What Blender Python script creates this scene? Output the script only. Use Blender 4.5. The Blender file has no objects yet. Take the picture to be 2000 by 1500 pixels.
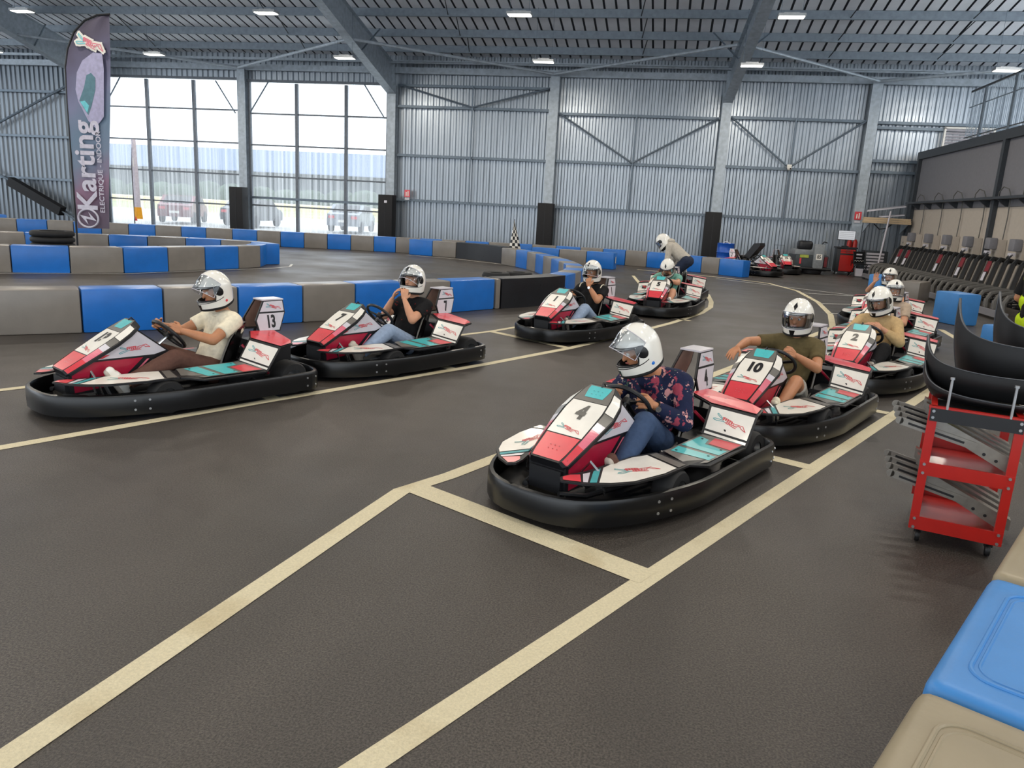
import bpy, bmesh, math, random
import numpy as np
from mathutils import Vector, Matrix

random.seed(7)
scene = bpy.context.scene
COL = scene.collection
PI = math.pi

# ------------------------------------------------------------------ camera
cam_d = bpy.data.cameras.new('camera'); cam = bpy.data.objects.new('camera', cam_d); COL.objects.link(cam)
yaw, pitch, roll = .18816, .22486, .05479
fw = Vector((-math.sin(yaw)*math.cos(pitch), math.cos(yaw)*math.cos(pitch), -math.sin(pitch)))
rt0 = Vector((math.cos(yaw), math.sin(yaw), 0)); up0 = rt0.cross(fw)
rt = rt0*math.cos(roll) + up0*math.sin(roll); up = up0*math.cos(roll) - rt0*math.sin(roll)
M = Matrix.Identity(4)
for i in range(3):
    M[i][0] = rt[i]; M[i][1] = up[i]; M[i][2] = -fw[i]
M[2][3] = 1.7
cam.matrix_world = M
cam_d.sensor_width = 36; cam_d.lens = 1491.8/2000*36; cam_d.clip_end = 600; cam_d.clip_start = .05
scene.camera = cam

# ------------------------------------------------------------------ world, exposure
w = bpy.data.worlds.new('overcast_sky'); scene.world = w; w.use_nodes = True
bgn = w.node_tree.nodes['Background']
bgn.inputs[0].default_value = (.86, .93, 1.0, 1); bgn.inputs[1].default_value = 2.6
vs = scene.view_settings
vs.view_transform = 'Standard'; vs.look = 'None'; vs.exposure = 0.0; vs.gamma = 1.0; vs.use_curve_mapping = False
LAMP_POWER = 120.0

# ------------------------------------------------------------------ materials
def lin(c):
    if isinstance(c, str):
        c = [int(c[i:i+2], 16)/255 for i in (0, 2, 4)]
    return [((x+.055)/1.055)**2.4 if x > .04045 else x/12.92 for x in c]
MATS = {}
def mat(name, col, rough=.5, metal=0., var=.12, scale=12., bump=0., bscale=60., coat=0., stretch=None, spec=.5):
    if name in MATS: return MATS[name]
    m = bpy.data.materials.new(name); m.use_nodes = True
    nt = m.node_tree; b = nt.nodes['Principled BSDF']
    c = lin(col)
    b.inputs['Roughness'].default_value = rough; b.inputs['Metallic'].default_value = metal
    b.inputs['Specular IOR Level'].default_value = spec
    if coat: b.inputs['Coat Weight'].default_value = coat; b.inputs['Coat Roughness'].default_value = .08
    tc = nt.nodes.new('ShaderNodeTexCoord'); src = tc.outputs['Object']
    if stretch:
        mp = nt.nodes.new('ShaderNodeMapping'); mp.inputs['Scale'].default_value = stretch
        nt.links.new(src, mp.inputs[0]); src = mp.outputs[0]
    n = nt.nodes.new('ShaderNodeTexNoise'); n.inputs['Scale'].default_value = scale; n.inputs['Detail'].default_value = 5
    nt.links.new(src, n.inputs['Vector'])
    r = nt.nodes.new('ShaderNodeValToRGB')
    r.color_ramp.elements[0].position = .3; r.color_ramp.elements[1].position = .7
    r.color_ramp.elements[0].color = [x*(1-var) for x in c]+[1]
    r.color_ramp.elements[1].color = [min(1, x*(1+var)) for x in c]+[1]
    nt.links.new(n.outputs[0], r.inputs[0]); nt.links.new(r.outputs[0], b.inputs['Base Color'])
    if bump:
        n2 = nt.nodes.new('ShaderNodeTexNoise'); n2.inputs['Scale'].default_value = bscale; n2.inputs['Detail'].default_value = 4
        nt.links.new(src, n2.inputs['Vector'])
        bp = nt.nodes.new('ShaderNodeBump'); bp.inputs['Strength'].default_value = bump; bp.inputs['Distance'].default_value = .02
        nt.links.new(n2.outputs[0], bp.inputs['Height']); nt.links.new(bp.outputs[0], b.inputs['Normal'])
    MATS[name] = m; return m
def emat(name, col, strength):
    m = bpy.data.materials.new(name); m.use_nodes = True; b = m.node_tree.nodes['Principled BSDF']
    b.inputs['Base Color'].default_value = (1, 1, 1, 1)
    b.inputs['Emission Color'].default_value = (*col, 1); b.inputs['Emission Strength'].default_value = strength
    MATS[name] = m; return m

def asphalt_mat():
    m = bpy.data.materials.new('asphalt'); m.use_nodes = True; nt = m.node_tree; b = nt.nodes['Principled BSDF']
    tc = nt.nodes.new('ShaderNodeTexCoord')
    def noise(sc, det, stretch=None):
        n = nt.nodes.new('ShaderNodeTexNoise'); n.inputs['Scale'].default_value = sc; n.inputs['Detail'].default_value = det
        s = tc.outputs['Object']
        if stretch:
            mp = nt.nodes.new('ShaderNodeMapping'); mp.inputs['Scale'].default_value = stretch; mp.inputs['Rotation'].default_value = (0, 0, .49)
            nt.links.new(s, mp.inputs[0]); s = mp.outputs[0]
        nt.links.new(s, n.inputs['Vector']); return n.outputs[0]
    def ramp(src, a, ca, bb, cb):
        r = nt.nodes.new('ShaderNodeValToRGB'); r.color_ramp.elements[0].position = a; r.color_ramp.elements[1].position = bb
        r.color_ramp.elements[0].color = (*ca, 1); r.color_ramp.elements[1].color = (*cb, 1); nt.links.new(src, r.inputs[0]); return r.outputs[0]
    def mul(a, c, f=1.):
        x = nt.nodes.new('ShaderNodeMix'); x.data_type = 'RGBA'; x.blend_type = 'MULTIPLY'; x.inputs[0].default_value = f
        nt.links.new(a, x.inputs[6]); nt.links.new(c, x.inputs[7]); return x.outputs[2]
    grain = ramp(noise(120, 5), .38, lin('2e2a27'), .66, lin('5e5852'))
    big = ramp(noise(.45, 4), .3, (.72, .72, .72), .7, (1.1, 1.08, 1.05))
    tyre = ramp(noise(.55, 5, (1.6, .28, 1)), .36, (.62, .62, .63), .52, (1, 1, 1))
    fleck = ramp(noise(38, 2), .28, (.6, .58, .56), .4, (1, 1, 1))
    c = mul(mul(mul(grain, big), tyre, .75), fleck, .6)
    nt.links.new(c, b.inputs['Base Color'])
    rr = ramp(noise(.8, 4), .3, (.33,)*3, .7, (.52,)*3); nt.links.new(rr, b.inputs['Roughness'])
    bp = nt.nodes.new('ShaderNodeBump'); bp.inputs['Strength'].default_value = .45; bp.inputs['Distance'].default_value = .006
    nt.links.new(noise(210, 4), bp.inputs['Height']); nt.links.new(bp.outputs[0], b.inputs['Normal'])
    MATS['asphalt'] = m; return m

def paint_mat():
    m = mat('line_paint', 'd0c6a8', .65, var=.10, scale=90, bump=.25, bscale=150)
    nt = m.node_tree; b = nt.nodes['Principled BSDF']
    src = b.inputs['Base Color'].links[0].from_socket
    n = nt.nodes.new('ShaderNodeTexNoise'); n.inputs['Scale'].default_value = 2.2; n.inputs['Detail'].default_value = 8
    tc = nt.nodes.new('ShaderNodeTexCoord'); nt.links.new(tc.outputs['Object'], n.inputs['Vector'])
    r = nt.nodes.new('ShaderNodeValToRGB'); r.color_ramp.elements[0].position = .30; r.color_ramp.elements[1].position = .46
    r.color_ramp.elements[0].color = (.74, .68, .58, 1); r.color_ramp.elements[1].color = (1, 1, 1, 1); nt.links.new(n.outputs[0], r.inputs[0])
    x = nt.nodes.new('ShaderNodeMix'); x.data_type = 'RGBA'; x.blend_type = 'MULTIPLY'; x.inputs[0].default_value = .8
    nt.links.new(src, x.inputs[6]); nt.links.new(r.outputs[0], x.inputs[7]); nt.links.new(x.outputs[2], b.inputs['Base Color'])
    return m

def pane_mat():
    # clear multiwall sheet: see-through with fine milky vertical ribs
    m = bpy.data.materials.new('ribbed_clear_sheet'); m.use_nodes = True; nt = m.node_tree
    for n in list(nt.nodes): nt.nodes.remove(n)
    out = nt.nodes.new('ShaderNodeOutputMaterial')
    tr = nt.nodes.new('ShaderNodeBsdfTransparent'); tr.inputs[0].default_value = (.93, .95, .97, 1)
    tl = nt.nodes.new('ShaderNodeBsdfTranslucent'); tl.inputs[0].default_value = (.9, .93, .96, 1)
    gl = nt.nodes.new('ShaderNodeBsdfGlossy'); gl.inputs['Roughness'].default_value = .15
    tc = nt.nodes.new('ShaderNodeTexCoord')
    mp = nt.nodes.new('ShaderNodeMapping'); mp.inputs['Scale'].default_value = (7, 1, .05); nt.links.new(tc.outputs['Object'], mp.inputs[0])
    wv = nt.nodes.new('ShaderNodeTexNoise'); wv.inputs['Scale'].default_value = 1.; wv.inputs['Detail'].default_value = 3; nt.links.new(mp.outputs[0], wv.inputs['Vector'])
    mr = nt.nodes.new('ShaderNodeMapRange'); mr.inputs['From Min'].default_value = .35; mr.inputs['From Max'].default_value = .7; mr.inputs['To Min'].default_value = .12; mr.inputs['To Max'].default_value = .52
    nt.links.new(wv.outputs[0], mr.inputs['Value'])
    m1 = nt.nodes.new('ShaderNodeMixShader'); nt.links.new(mr.outputs[0], m1.inputs[0]); nt.links.new(tr.outputs[0], m1.inputs[1]); nt.links.new(tl.outputs[0], m1.inputs[2])
    m2 = nt.nodes.new('ShaderNodeMixShader'); m2.inputs[0].default_value = .04; nt.links.new(m1.outputs[0], m2.inputs[1]); nt.links.new(gl.outputs[0], m2.inputs[2])
    nt.links.new(m2.outputs[0], out.inputs[0]); MATS['pane'] = m; return m
def visor_mat():
    m = bpy.data.materials.new('clear_visor'); m.use_nodes = True; nt = m.node_tree
    for n in list(nt.nodes): nt.nodes.remove(n)
    out = nt.nodes.new('ShaderNodeOutputMaterial')
    tr = nt.nodes.new('ShaderNodeBsdfTransparent'); tr.inputs[0].default_value = (.80, .83, .86, 1)
    gl = nt.nodes.new('ShaderNodeBsdfGlossy'); gl.inputs['Roughness'].default_value = .06
    fr = nt.nodes.new('ShaderNodeFresnel'); fr.inputs[0].default_value = 1.5
    a = nt.nodes.new('ShaderNodeMath'); a.operation = 'ADD'; a.inputs[1].default_value = .03; a.use_clamp = True
    fm = nt.nodes.new('ShaderNodeMath'); fm.operation = 'MULTIPLY'; fm.inputs[1].default_value = .55; nt.links.new(fr.outputs[0], fm.inputs[0])
    nt.links.new(fm.outputs[0], a.inputs[0])
    mx = nt.nodes.new('ShaderNodeMixShader'); nt.links.new(a.outputs[0], mx.inputs[0]); nt.links.new(tr.outputs[0], mx.inputs[1]); nt.links.new(gl.outputs[0], mx.inputs[2])
    nt.links.new(mx.outputs[0], out.inputs[0]); MATS['visor'] = m; return m

asphalt_mat(); paint_mat(); pane_mat(); visor_mat()
mat('white_thin_paint', 'd9d8d2', .6, var=.12, scale=30)
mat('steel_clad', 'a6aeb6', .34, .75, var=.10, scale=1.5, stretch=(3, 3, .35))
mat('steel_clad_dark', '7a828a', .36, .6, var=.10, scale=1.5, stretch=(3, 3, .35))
mat('galvanised', 'a9b3bc', .45, .25, var=.16, scale=7)
mat('girt_steel', '6f7c88', .45, .4, var=.12, scale=7)
mat('purlin_steel', '8a959f', .5, .25, var=.12, scale=7)
mat('roof_sheet', 'e4e7ec', .55, .0, var=.06, scale=2)
mat('groove_dark', '5a6068', .6, .2)
mat('mull_steel', '6a7078', .5, .3)
mat('black_foam', '0d0d11', .7, var=.25, bump=.15, bscale=9)
mat('blue_plastic', '1a6cc2', .30, var=.10, scale=3, bump=.04, bscale=30)
mat('grey_plastic', '7f7972', .30, var=.09, scale=3, bump=.04, bscale=30)
mat('black_plastic', '17191f', .38, var=.2, scale=5)
mat('sand_plastic', '90856e', .42, var=.08, scale=4, bump=.06, bscale=30)
mat('bright_blue_plastic', '3a7fc2', .42, var=.08, scale=4, bump=.06, bscale=30)
mat('mezz_grey', '7c7b80', .6, var=.05); mat('mezz_cream', 'b9afa3', .6, var=.04); mat('mezz_dark', '3a3e43', .5, .2)
mat('bumper_black', '08090b', .30, var=.3, scale=9, stretch=(1, 1, 6))
mat('trim_black', '15161a', .45); mat('tyre', '1a1a1b', .75, var=.2); mat('rim_metal', 'a9abad', .3, .8)
mat('seat_black', '0c0c0e', .25, coat=.3); mat('tube_black', '16171a', .4)
mat('panel_white', 'e9e5dc', .3, var=.04, coat=.25); mat('panel_red', 'd8424c', .3, var=.06, coat=.25); mat('panel_pink', 'dd7486', .3, var=.06, coat=.25)
mat('panel_crimson', 'a81a38', .32, var=.10, coat=.25); mat('panel_teal', '4fb9bd', .3, var=.05, coat=.25); mat('panel_grey', '6b6863', .35, var=.05, coat=.2)
mat('panel_lilac', 'cfcbd2', .3, var=.04, coat=.25); mat('ink_black', '17171a', .4); mat('ink_red', 'd2333e', .4); mat('ink_teal', '3c9aa0', .4); mat('ink_grey', '5c5a55', .4)
mat('plate_inner', '8b6f62', .5); mat('chrome', 'c9c9cb', .18, .95); mat('bolt_metal', 'b3b5b8', .3, .8)
mat('helmet_white', 'eeebe2', .16, var=.02, coat=.6); mat('helmet_black', '101012', .3); mat('lining_black', '0b0b0d', .8)
mat('skin_light', 'c99272', .5, var=.07, scale=20); mat('skin_tan', 'b57c58', .5, var=.07, scale=20); mat('skin_dark', '7c4f3a', .5, var=.08, scale=20)
mat('eye_white', 'd8d4cc', .3); mat('eye_dark', '20150f', .2); mat('lip', '9a5248', .5); mat('hair_brown', '3b2a20', .6)
mat('red_enamel', 'ae1a12', .35, var=.06, coat=.2); mat('steel_bare', 'a19c94', .32, .8, var=.12, scale=18)
mat('caster_black', '121214', .5); mat('led_housing', 'b4b8bb', .4, .4)
mat('shell_black', '0d0d0f', .5, var=.3, scale=2.5)
emat('led_panel', (1.0, .96, .86), 9.0)
emat('screen_white', (.92, .95, 1.0), .5); MATS['screen_white'].node_tree.nodes['Principled BSDF'].inputs['Base Color'].default_value = (.1, .1, .1, 1)

# ------------------------------------------------------------------ mesh helpers
def V(*a): return Vector(a)
class MB:
    def __init__(s): s.v = []; s.f = []; s.m = []; s.mats = []
    def mi(s, m):
        m = MATS[m] if isinstance(m, str) else m
        if m not in s.mats: s.mats.append(m)
        return s.mats.index(m)
    def add(s, vs, fs, m):
        o = len(s.v); s.v += [tuple(x) for x in vs]; k = s.mi(m)
        for f in fs: s.f.append([i+o for i in f]); s.m.append(k)
        return s
    def box(s, c, size, m, rz=0., R=None, taper=1.):
        hx, hy, hz = size[0]/2, size[1]/2, size[2]/2
        vs = []
        for z in (-1, 1):
            k = taper if z > 0 else 1
            for x, y in ((-1, -1), (1, -1), (1, 1), (-1, 1)): vs.append(Vector((x*hx*k, y*hy*k, z*hz)))
        R = R if R is not None else Matrix.Rotation(rz, 3, 'Z')
        vs = [R@v+Vector(c) for v in vs]
        return s.add(vs, [(3, 2, 1, 0), (4, 5, 6, 7), (0, 1, 5, 4), (1, 2, 6, 5), (2, 3, 7, 6), (3, 0, 4, 7)], m)
    def bar(s, a, b, w, h, m, upv=(0, 0, 1)):
        a = Vector(a); b = Vector(b); d = (b-a); L = d.length; d.normalize()
        x = d.cross(Vector(upv))
        if x.length < 1e-4: x = d.cross(Vector((1, 0, 0)))
        x.normalize(); z = x.cross(d)
        R = Matrix((x, d, z)).transposed()
        return s.box((a+b)/2, (w, L, h), m, R=R)
    def cyl(s, a, b, r0, m, r1=None, n=12, caps=True):
        r1 = r0 if r1 is None else r1
        a = Vector(a); b = Vector(b); d = (b-a).normalized()
        x = d.orthogonal().normalized(); y = d.cross(x)
        vs = [a+(x*math.cos(t)+y*math.sin(t))*r0 for t in [2*PI*i/n for i in range(n)]]
        vs += [b+(x*math.cos(t)+y*math.sin(t))*r1 for t in [2*PI*i/n for i in range(n)]]
        fs = [(i, (i+1) % n, n+(i+1) % n, n+i) for i in range(n)]
        if caps: fs += [tuple(range(n-1, -1, -1)), tuple(range(n, 2*n))]
        return s.add(vs, fs, m)
    def tube(s, pts, r, m, n=8, closed=False):
        pts = [Vector(p) for p in pts]; N = len(pts); rings = []; prev = None
        for i, p in enumerate(pts):
            a = pts[i-1] if (i > 0 or closed) else p; b = pts[(i+1) % N] if (i < N-1 or closed) else p
            d = (b-a).normalized()
            if prev is None: x = d.orthogonal().normalized()
            else:
                x = prev-d*prev.dot(d)
                x = x.normalized() if x.length > 1e-6 else d.orthogonal().normalized()
            prev = x; y = d.cross(x)
            rr = r[i] if isinstance(r, (list, tuple)) else r
            rings.append([p+(x*math.cos(t)+y*math.sin(t))*rr for t in [2*PI*k/n for k in range(n)]])
        vs = [v for q in rings for v in q]; fs = []
        for i in range(N if closed else N-1):
            a = i*n; b = ((i+1) % N)*n
            fs += [(a+k, a+(k+1) % n, b+(k+1) % n, b+k) for k in range(n)]
        if not closed: fs += [tuple(range(n-1, -1, -1)), tuple(range((N-1)*n, N*n))]
        return s.add(vs, fs, m)
    def lathe(s, prof, m, c=(0, 0, 0), axis='Z', n=20):
        vs = []; fs = []; c = Vector(c)
        for r, h in prof:
            for k in range(n):
                t = 2*PI*k/n; x, y = r*math.cos(t), r*math.sin(t)
                p = {'Z': (x, y, h), 'X': (h, x, y), 'Y': (y, h, x)}[axis]; vs.append(c+Vector(p))
        for i in range(len(prof)-1):
            fs += [(i*n+k, i*n+(k+1) % n, (i+1)*n+(k+1) % n, (i+1)*n+k) for k in range(n)]
        return s.add(vs, fs, m)
    def prism(s, pts, d, m):
        pts = [Vector(p) for p in pts]; d = Vector(d); n = len(pts)
        vs = pts+[p+d for p in pts]
        fs = [tuple(range(n-1, -1, -1)), tuple(range(n, 2*n))]+[(i, (i+1) % n, n+(i+1) % n, n+i) for i in range(n)]
        return s.add(vs, fs, m)
    def poly(s, pts, m): return s.add(pts, [tuple(range(len(pts)))], m)
    def grid(s, P, m, closed=False):
        R = len(P); C = len(P[0]); vs = [p for r in P for p in r]; fs = []
        for i in range(R-1):
            for j in range(C if closed else C-1):
                fs.append((i*C+j, i*C+(j+1) % C, (i+1)*C+(j+1) % C, (i+1)*C+j))
        return s.add(vs, fs, m)
    def ball(s, c, r, m, n=10, k=6):
        r = r if isinstance(r, (tuple, list)) else (r, r, r); c = Vector(c)
        P = [[c+Vector((r[0]*math.cos(t)*math.cos(e), r[1]*math.sin(t)*math.cos(e), r[2]*math.sin(e))) for t in [2*PI*i/n for i in range(n)]] for e in [(-.5+j/k)*PI*.999 for j in range(k+1)]]
        return s.grid(P, m, True)
    def ribbon(s, pts, wd, m, z=0.):
        # flat strip on the floor through 2D points with mitred joints
        P = [Vector((p[0], p[1])) for p in pts]; L = []; Rr = []
        for i, p in enumerate(P):
            a = P[i]-P[i-1] if i > 0 else P[1]-P[0]; b = P[i+1]-P[i] if i < len(P)-1 else a
            a = a.normalized(); b = b.normalized(); t = (a+b).normalized(); nn = Vector((-t.y, t.x)); k = wd/2/max(.4, nn.dot(Vector((-a.y, a.x))))
            L.append(p+nn*k); Rr.append(p-nn*k)
        vs = [(q.x, q.y, z) for q in L]+[(q.x, q.y, z) for q in Rr]; n = len(P)
        return s.add(vs, [(i, n+i, n+i+1, i+1) for i in range(n-1)], m)
    def mesh(s, name, smooth=True, ang=35, weld=False):
        me = bpy.data.meshes.new(name); me.from_pydata(s.v, [], s.f)
        for m in s.mats: me.materials.append(m)
        me.polygons.foreach_set('material_index', s.m)
        if weld:
            b = bmesh.new(); b.from_mesh(me); bmesh.ops.remove_doubles(b, verts=b.verts, dist=1e-5); bmesh.ops.recalc_face_normals(b, faces=b.faces); b.to_mesh(me); b.free()
        if smooth:
            me.polygons.foreach_set('use_smooth', [True]*len(me.polygons)); me.set_sharp_from_angle(angle=math.radians(ang))
        me.update(); return me
    def build(s, name, parent=None, **k): return link(name, s.mesh(name, **k), parent)
def link(name, me, parent=None, loc=None, rz=None):
    o = bpy.data.objects.new(name, me); COL.objects.link(o)
    if parent: o.parent = parent
    if loc is not None: o.location = loc
    if rz is not None: o.rotation_euler = (0, 0, rz)
    return o
def tag(o, label=None, cat=None, group=None, kind=None):
    if label: o['label'] = label
    if cat: o['category'] = cat
    if group: o['group'] = group
    if kind: o['kind'] = kind
    return o
def thing(name, label, cat, loc=(0, 0, 0), rz=0., group=None):
    o = bpy.data.objects.new(name, None); o.empty_display_size = .1; COL.objects.link(o)
    o.location = loc; o.rotation_euler = (0, 0, rz)
    return tag(o, label, cat, group)
def struct(name):
    o = bpy.data.objects.new(name, None); o.empty_display_size = .1; COL.objects.link(o); o['kind'] = 'structure'; return o
def rbox_mesh(name, size, bev, m, segs=2, z0=True):
    b = bmesh.new(); bmesh.ops.create_cube(b, size=1.)
    for v in b.verts: v.co = Vector((v.co.x*size[0], v.co.y*size[1], (v.co.z+(.5 if z0 else 0))*size[2]))
    bmesh.ops.bevel(b, geom=b.edges[:], offset=bev, segments=segs, affect='EDGES', profile=.6)
    me = bpy.data.meshes.new(name); b.to_mesh(me); b.free(); me.materials.append(MATS[m] if isinstance(m, str) else m)
    me.polygons.foreach_set('use_smooth', [True]*len(me.polygons)); me.set_sharp_from_angle(angle=.7); return me
def text_mesh(body, size, xs=1., bold=0.):
    cu = bpy.data.curves.new('txt', 'FONT'); cu.body = body; cu.size = size; cu.align_x = 'CENTER'; cu.align_y = 'CENTER'; cu.offset = bold
    o = bpy.data.objects.new('txt', cu); COL.objects.link(o)
    bpy.context.view_layer.update()
    me = bpy.data.meshes.new_from_object(o.evaluated_get(bpy.context.evaluated_depsgraph_get()))
    for v in me.vertices: v.co.x *= xs
    COL.objects.unlink(o); bpy.data.objects.remove(o); return me
class Frame:
    # plane with origin o, axes u,v (metres); n outward
    def __init__(s, o, u, v): s.o = Vector(o); s.u = Vector(u).normalized(); v = Vector(v); s.v = (v-s.u*v.dot(s.u)).normalized(); s.n = s.u.cross(s.v)
    def p(s, a, b, h=0.): return s.o+s.u*a+s.v*b+s.n*h
    def mat(s): 
        R = Matrix((s.u, s.v, s.n)).transposed().to_4x4(); R.translation = s.o; return R
    def text(s, body, size, a, b, m, h=.002, xs=1., bold=0., rot=0.):
        me = text_mesh(body, size, xs, bold); X = s.mat()@Matrix.Translation((a, b, h))@Matrix.Rotation(rot, 4, 'Z')
        me.transform(X); me.materials.clear(); me.materials.append(MATS[m]); return me
LOGO = [('ink_teal', [(.3, .49), (.05, .49), (0, .54), (.03, .62), (.1, .64), (.3, .59), (.36, .62)]), ('ink_red', [(.36, .62), (.43, .71), (.5, .72), (.56, .8), (.7, .9)]),
        ('ink_teal', [(.27, .36), (.2, .2), (.11, .03), (.09, .1), (.15, .24), (.25, .40)]),
        ('ink_red', [(.28, .48), (.28, .27), (.33, .25), (.57, .42), (.57, .53), (.9, .58), (1., .97), (.86, .8), (.83, .67), (.76, .65), (.7, .78)]),
        ('ink_red', [(.3, .45), (.32, .28), (.36, .48), (.38, .3), (.42, .52), (.44, .35), (.48, .56), (.5, .4), (.55, .6), (.56, .45)]),
        ('ink_red', [(.4, .62), (.42, .5), (.46, .66), (.48, .54), (.52, .7), (.55, .58), (.58, .74), (.62, .62), (.65, .78), (.7, .66)])]
def logo(mb, fr, a, b, wd, ht, h=.003, rot=0., th=.05, mono=None, remap={}):
    c, sn = math.cos(rot), math.sin(rot)
    cnt = [0]
    def q(x, y):
        h_ = h+cnt[0]*(3e-4 if th > .2 else 2e-5); X = (x-.5)*wd; Y = (.5-y)*ht; return fr.p(a+X*c-Y*sn, b+X*sn+Y*c, h_)
    for m, pl in LOGO:
        for i in range(len(pl)-1):
            cnt[0] += 1; p0 = q(*pl[i]); p1 = q(*pl[i+1]); d = (p1-p0).normalized(); nn = fr.n.cross(d)*ht*th/2; e = d*ht*th*.4
            mb.poly([p0-nn-e, p1-nn+e, p1+nn+e, p0+nn-e], mono or remap.get(m, m))

ORD = ['first', 'second', 'third', 'fourth', 'fifth', 'sixth', 'seventh', 'eighth', 'ninth', 'tenth', 'eleventh', 'twelfth', 'thirteenth', 'fourteenth', 'fifteenth', 'sixteenth', 'seventeenth', 'eighteenth', 'nineteenth', 'twentieth', 'twenty-first', 'twenty-second', 'twenty-third', 'twenty-fourth', 'twenty-fifth', 'twenty-sixth', 'twenty-seventh', 'twenty-eighth', 'twenty-ninth', 'thirtieth', 'thirty-first', 'thirty-second', 'thirty-third', 'thirty-fourth']
# ================================================================== SETTING
floor = MB().poly([(-40, -14, 0), (16, -14, 0), (16, 32.2, 0), (-40, 32.2, 0)], 'asphalt').build('floor'); floor['kind'] = 'structure'
LINES = [  # centre points, width, material
 ([(-2.0, -.4), (-.77, 1.91), (3.02, 9.02), (4.2, 11.25), (4.75, 12.9), (4.95, 14.9)], .105, 'line_paint'),
 ([(-2.1, -.4), (-1.81, 1.66), (-1.44, 4.16), (-1.24, 4.52), (-1.04, 4.97), (.9, 9.3), (2.93, 13.97), (3.28, 16.0), (3.48, 18.5), (3.45, 21.3), (2.96, 23.3), (1.86, 24.25), (1.04, 24.7), (-.9, 25.4)], .11, 'line_paint'),
 ([(-1.40, 4.26), (.06, 3.47)], .17, 'line_paint'),
 ([(-.3, 6.36), (1.18, 5.56)], .13, 'line_paint'), ([(.85, 8.35), (2.2, 7.6)], .12, 'line_paint'), ([(2.0, 10.8), (3.4, 10.05)], .12, 'line_paint'),
 ([(-6.2, .3), (-4.15, 4.03), (-3.25, 5.69), (-1.88, 8.1), (-1.1, 9.65), (-.27, 11.7), (.19, 12.9), (.72, 14.55), (.95, 15.7), (1.02, 16.8), (1.02, 18.4), (.9, 19.6)], .10, 'line_paint'),
 ([(-7.4, 1.5), (-5.32, 5.27), (-2.33, 10.43), (-1.5, 12.4), (-.85, 14.4), (-.5, 16.7), (-.55, 19.5), (-.9, 22.6)], .09, 'line_paint'),
 ([(-2.32, 10.42), (-1.08, 9.60)], .12, 'line_paint'), ([(-4.5, 6.75), (-3.2, 5.86)], .13, 'line_paint'), ([(-3.4, 8.55), (-2.1, 7.72)], .12, 'line_paint'),
 ([(-.9, 14.0), (.5, 13.35)], .10, 'line_paint'), ([(-1.5, 12.4), (-.15, 11.95)], .10, 'line_paint'),
 ([(1.5, 23.75), (3.3, 22.3), (5.1, 20.95)], .06, 'white_thin_paint'), ([(3.42, 20.7), (5.1, 20.95)], .06, 'white_thin_paint'), ([(3.45, 18.2), (4.5, 18.7)], .06, 'white_thin_paint'),
 ([(3.3, 16.3), (4.1, 16.5)], .07, 'white_thin_paint'), ([(3.1, 14.4), (3.7, 14.5)], .07, 'white_thin_paint'),
 ([(-14.2, 10.1), (-12.1, 12.6), (-10.75, 13.72), (-9.65, 16.3), (-9.3, 17.0), (-9.2, 17.8), (-9.5, 18.5)], .06, 'white_thin_paint'),
 ([(-8.6, 24.9), (-6.8, 24.6), (-5.0, 23.6), (-3.9, 22.4), (-3.1, 21.1)], .06, 'white_thin_paint')]
for i, (pts, wd, m) in enumerate(LINES):
    MB().ribbon(pts, wd, m, .002+.0004*(i % 5)).build('lane_marking', floor, smooth=False)

YW = 32.0
# ---- back wall
wall = struct('wall_back')
def sheet(name, wd, z0, z1, m, per=.25):
    mb = MB(); n = round(wd/per); xs = []
    for i in range(n):
        b = i*per
        xs += [(b, 0), (b+.085, 0), (b+.125, -.06), (b+.21, -.06)]
    xs.append((wd, 0))
    P = [[(x, y, z) for x, y in xs] for z in (z0, z1)]
    mb.grid(P, m); return mb.mesh(name, smooth=False)
SH = {k: sheet('cladding_sheet', .999, *k) for k in [(0, 7.66, 'steel_clad'), (0, 7.66, 'steel_clad_dark'), (6.5, 7.66, 'steel_clad')]}
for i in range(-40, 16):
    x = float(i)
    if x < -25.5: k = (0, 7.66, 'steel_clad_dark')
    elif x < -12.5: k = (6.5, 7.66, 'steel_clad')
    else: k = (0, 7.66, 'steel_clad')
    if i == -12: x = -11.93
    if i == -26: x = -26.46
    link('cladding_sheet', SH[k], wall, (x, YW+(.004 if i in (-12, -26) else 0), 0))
link('cladding_sheet', SH[(6.5, 7.66, 'steel_clad')], wall, (-25.47, YW+.008, 0))
link('cladding_sheet', SH[(6.5, 7.66, 'steel_clad')], wall, (-12.9, YW+.008, 0))
for x in (-32.3, -25.5, -11.7, 1.7):      # main portal columns
    mb = MB(); mb.box((x, 31.55, 3.2), (.36, .03, 6.4), 'galvanised'); mb.box((x, 31.85, 3.2), (.36, .03, 6.4), 'galvanised'); mb.box((x, 31.7, 3.2), (.03, .3, 6.4), 'galvanised')
    mb.build('column', wall, smooth=False)
for x in (-18.5, -4.95, 6.95, 13.6):
    mb = MB(); mb.box((x, 31.6, 3.45), (.36, .03, 6.9), 'galvanised'); mb.box((x, 31.84, 3.45), (.36, .03, 6.9), 'galvanised'); mb.box((x, 31.72, 3.45), (.03, .25, 6.9), 'galvanised')
    mb.build('column', wall, smooth=False)
MB().box((-13, 31.72, 6.98), (56, .14, .24), 'galvanised').build('eave_beam', wall, smooth=False)
MB().box((-13, 31.45, 7.28), (56, .10, .10), 'galvanised').build('eave_gutter', wall, smooth=False)
def girt(x0, x1, z): MB().box(((x0+x1)/2, 31.82, z), (x1-x0, .16, .10), 'girt_steel').build('girt', wall, smooth=False)
for z in (1.9, 3.8, 5.76): girt(-40, -25.7, z)
for z in (1.84, 3.66, 5.60, 6.42): girt(-11.5, -5.15, z)
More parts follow.
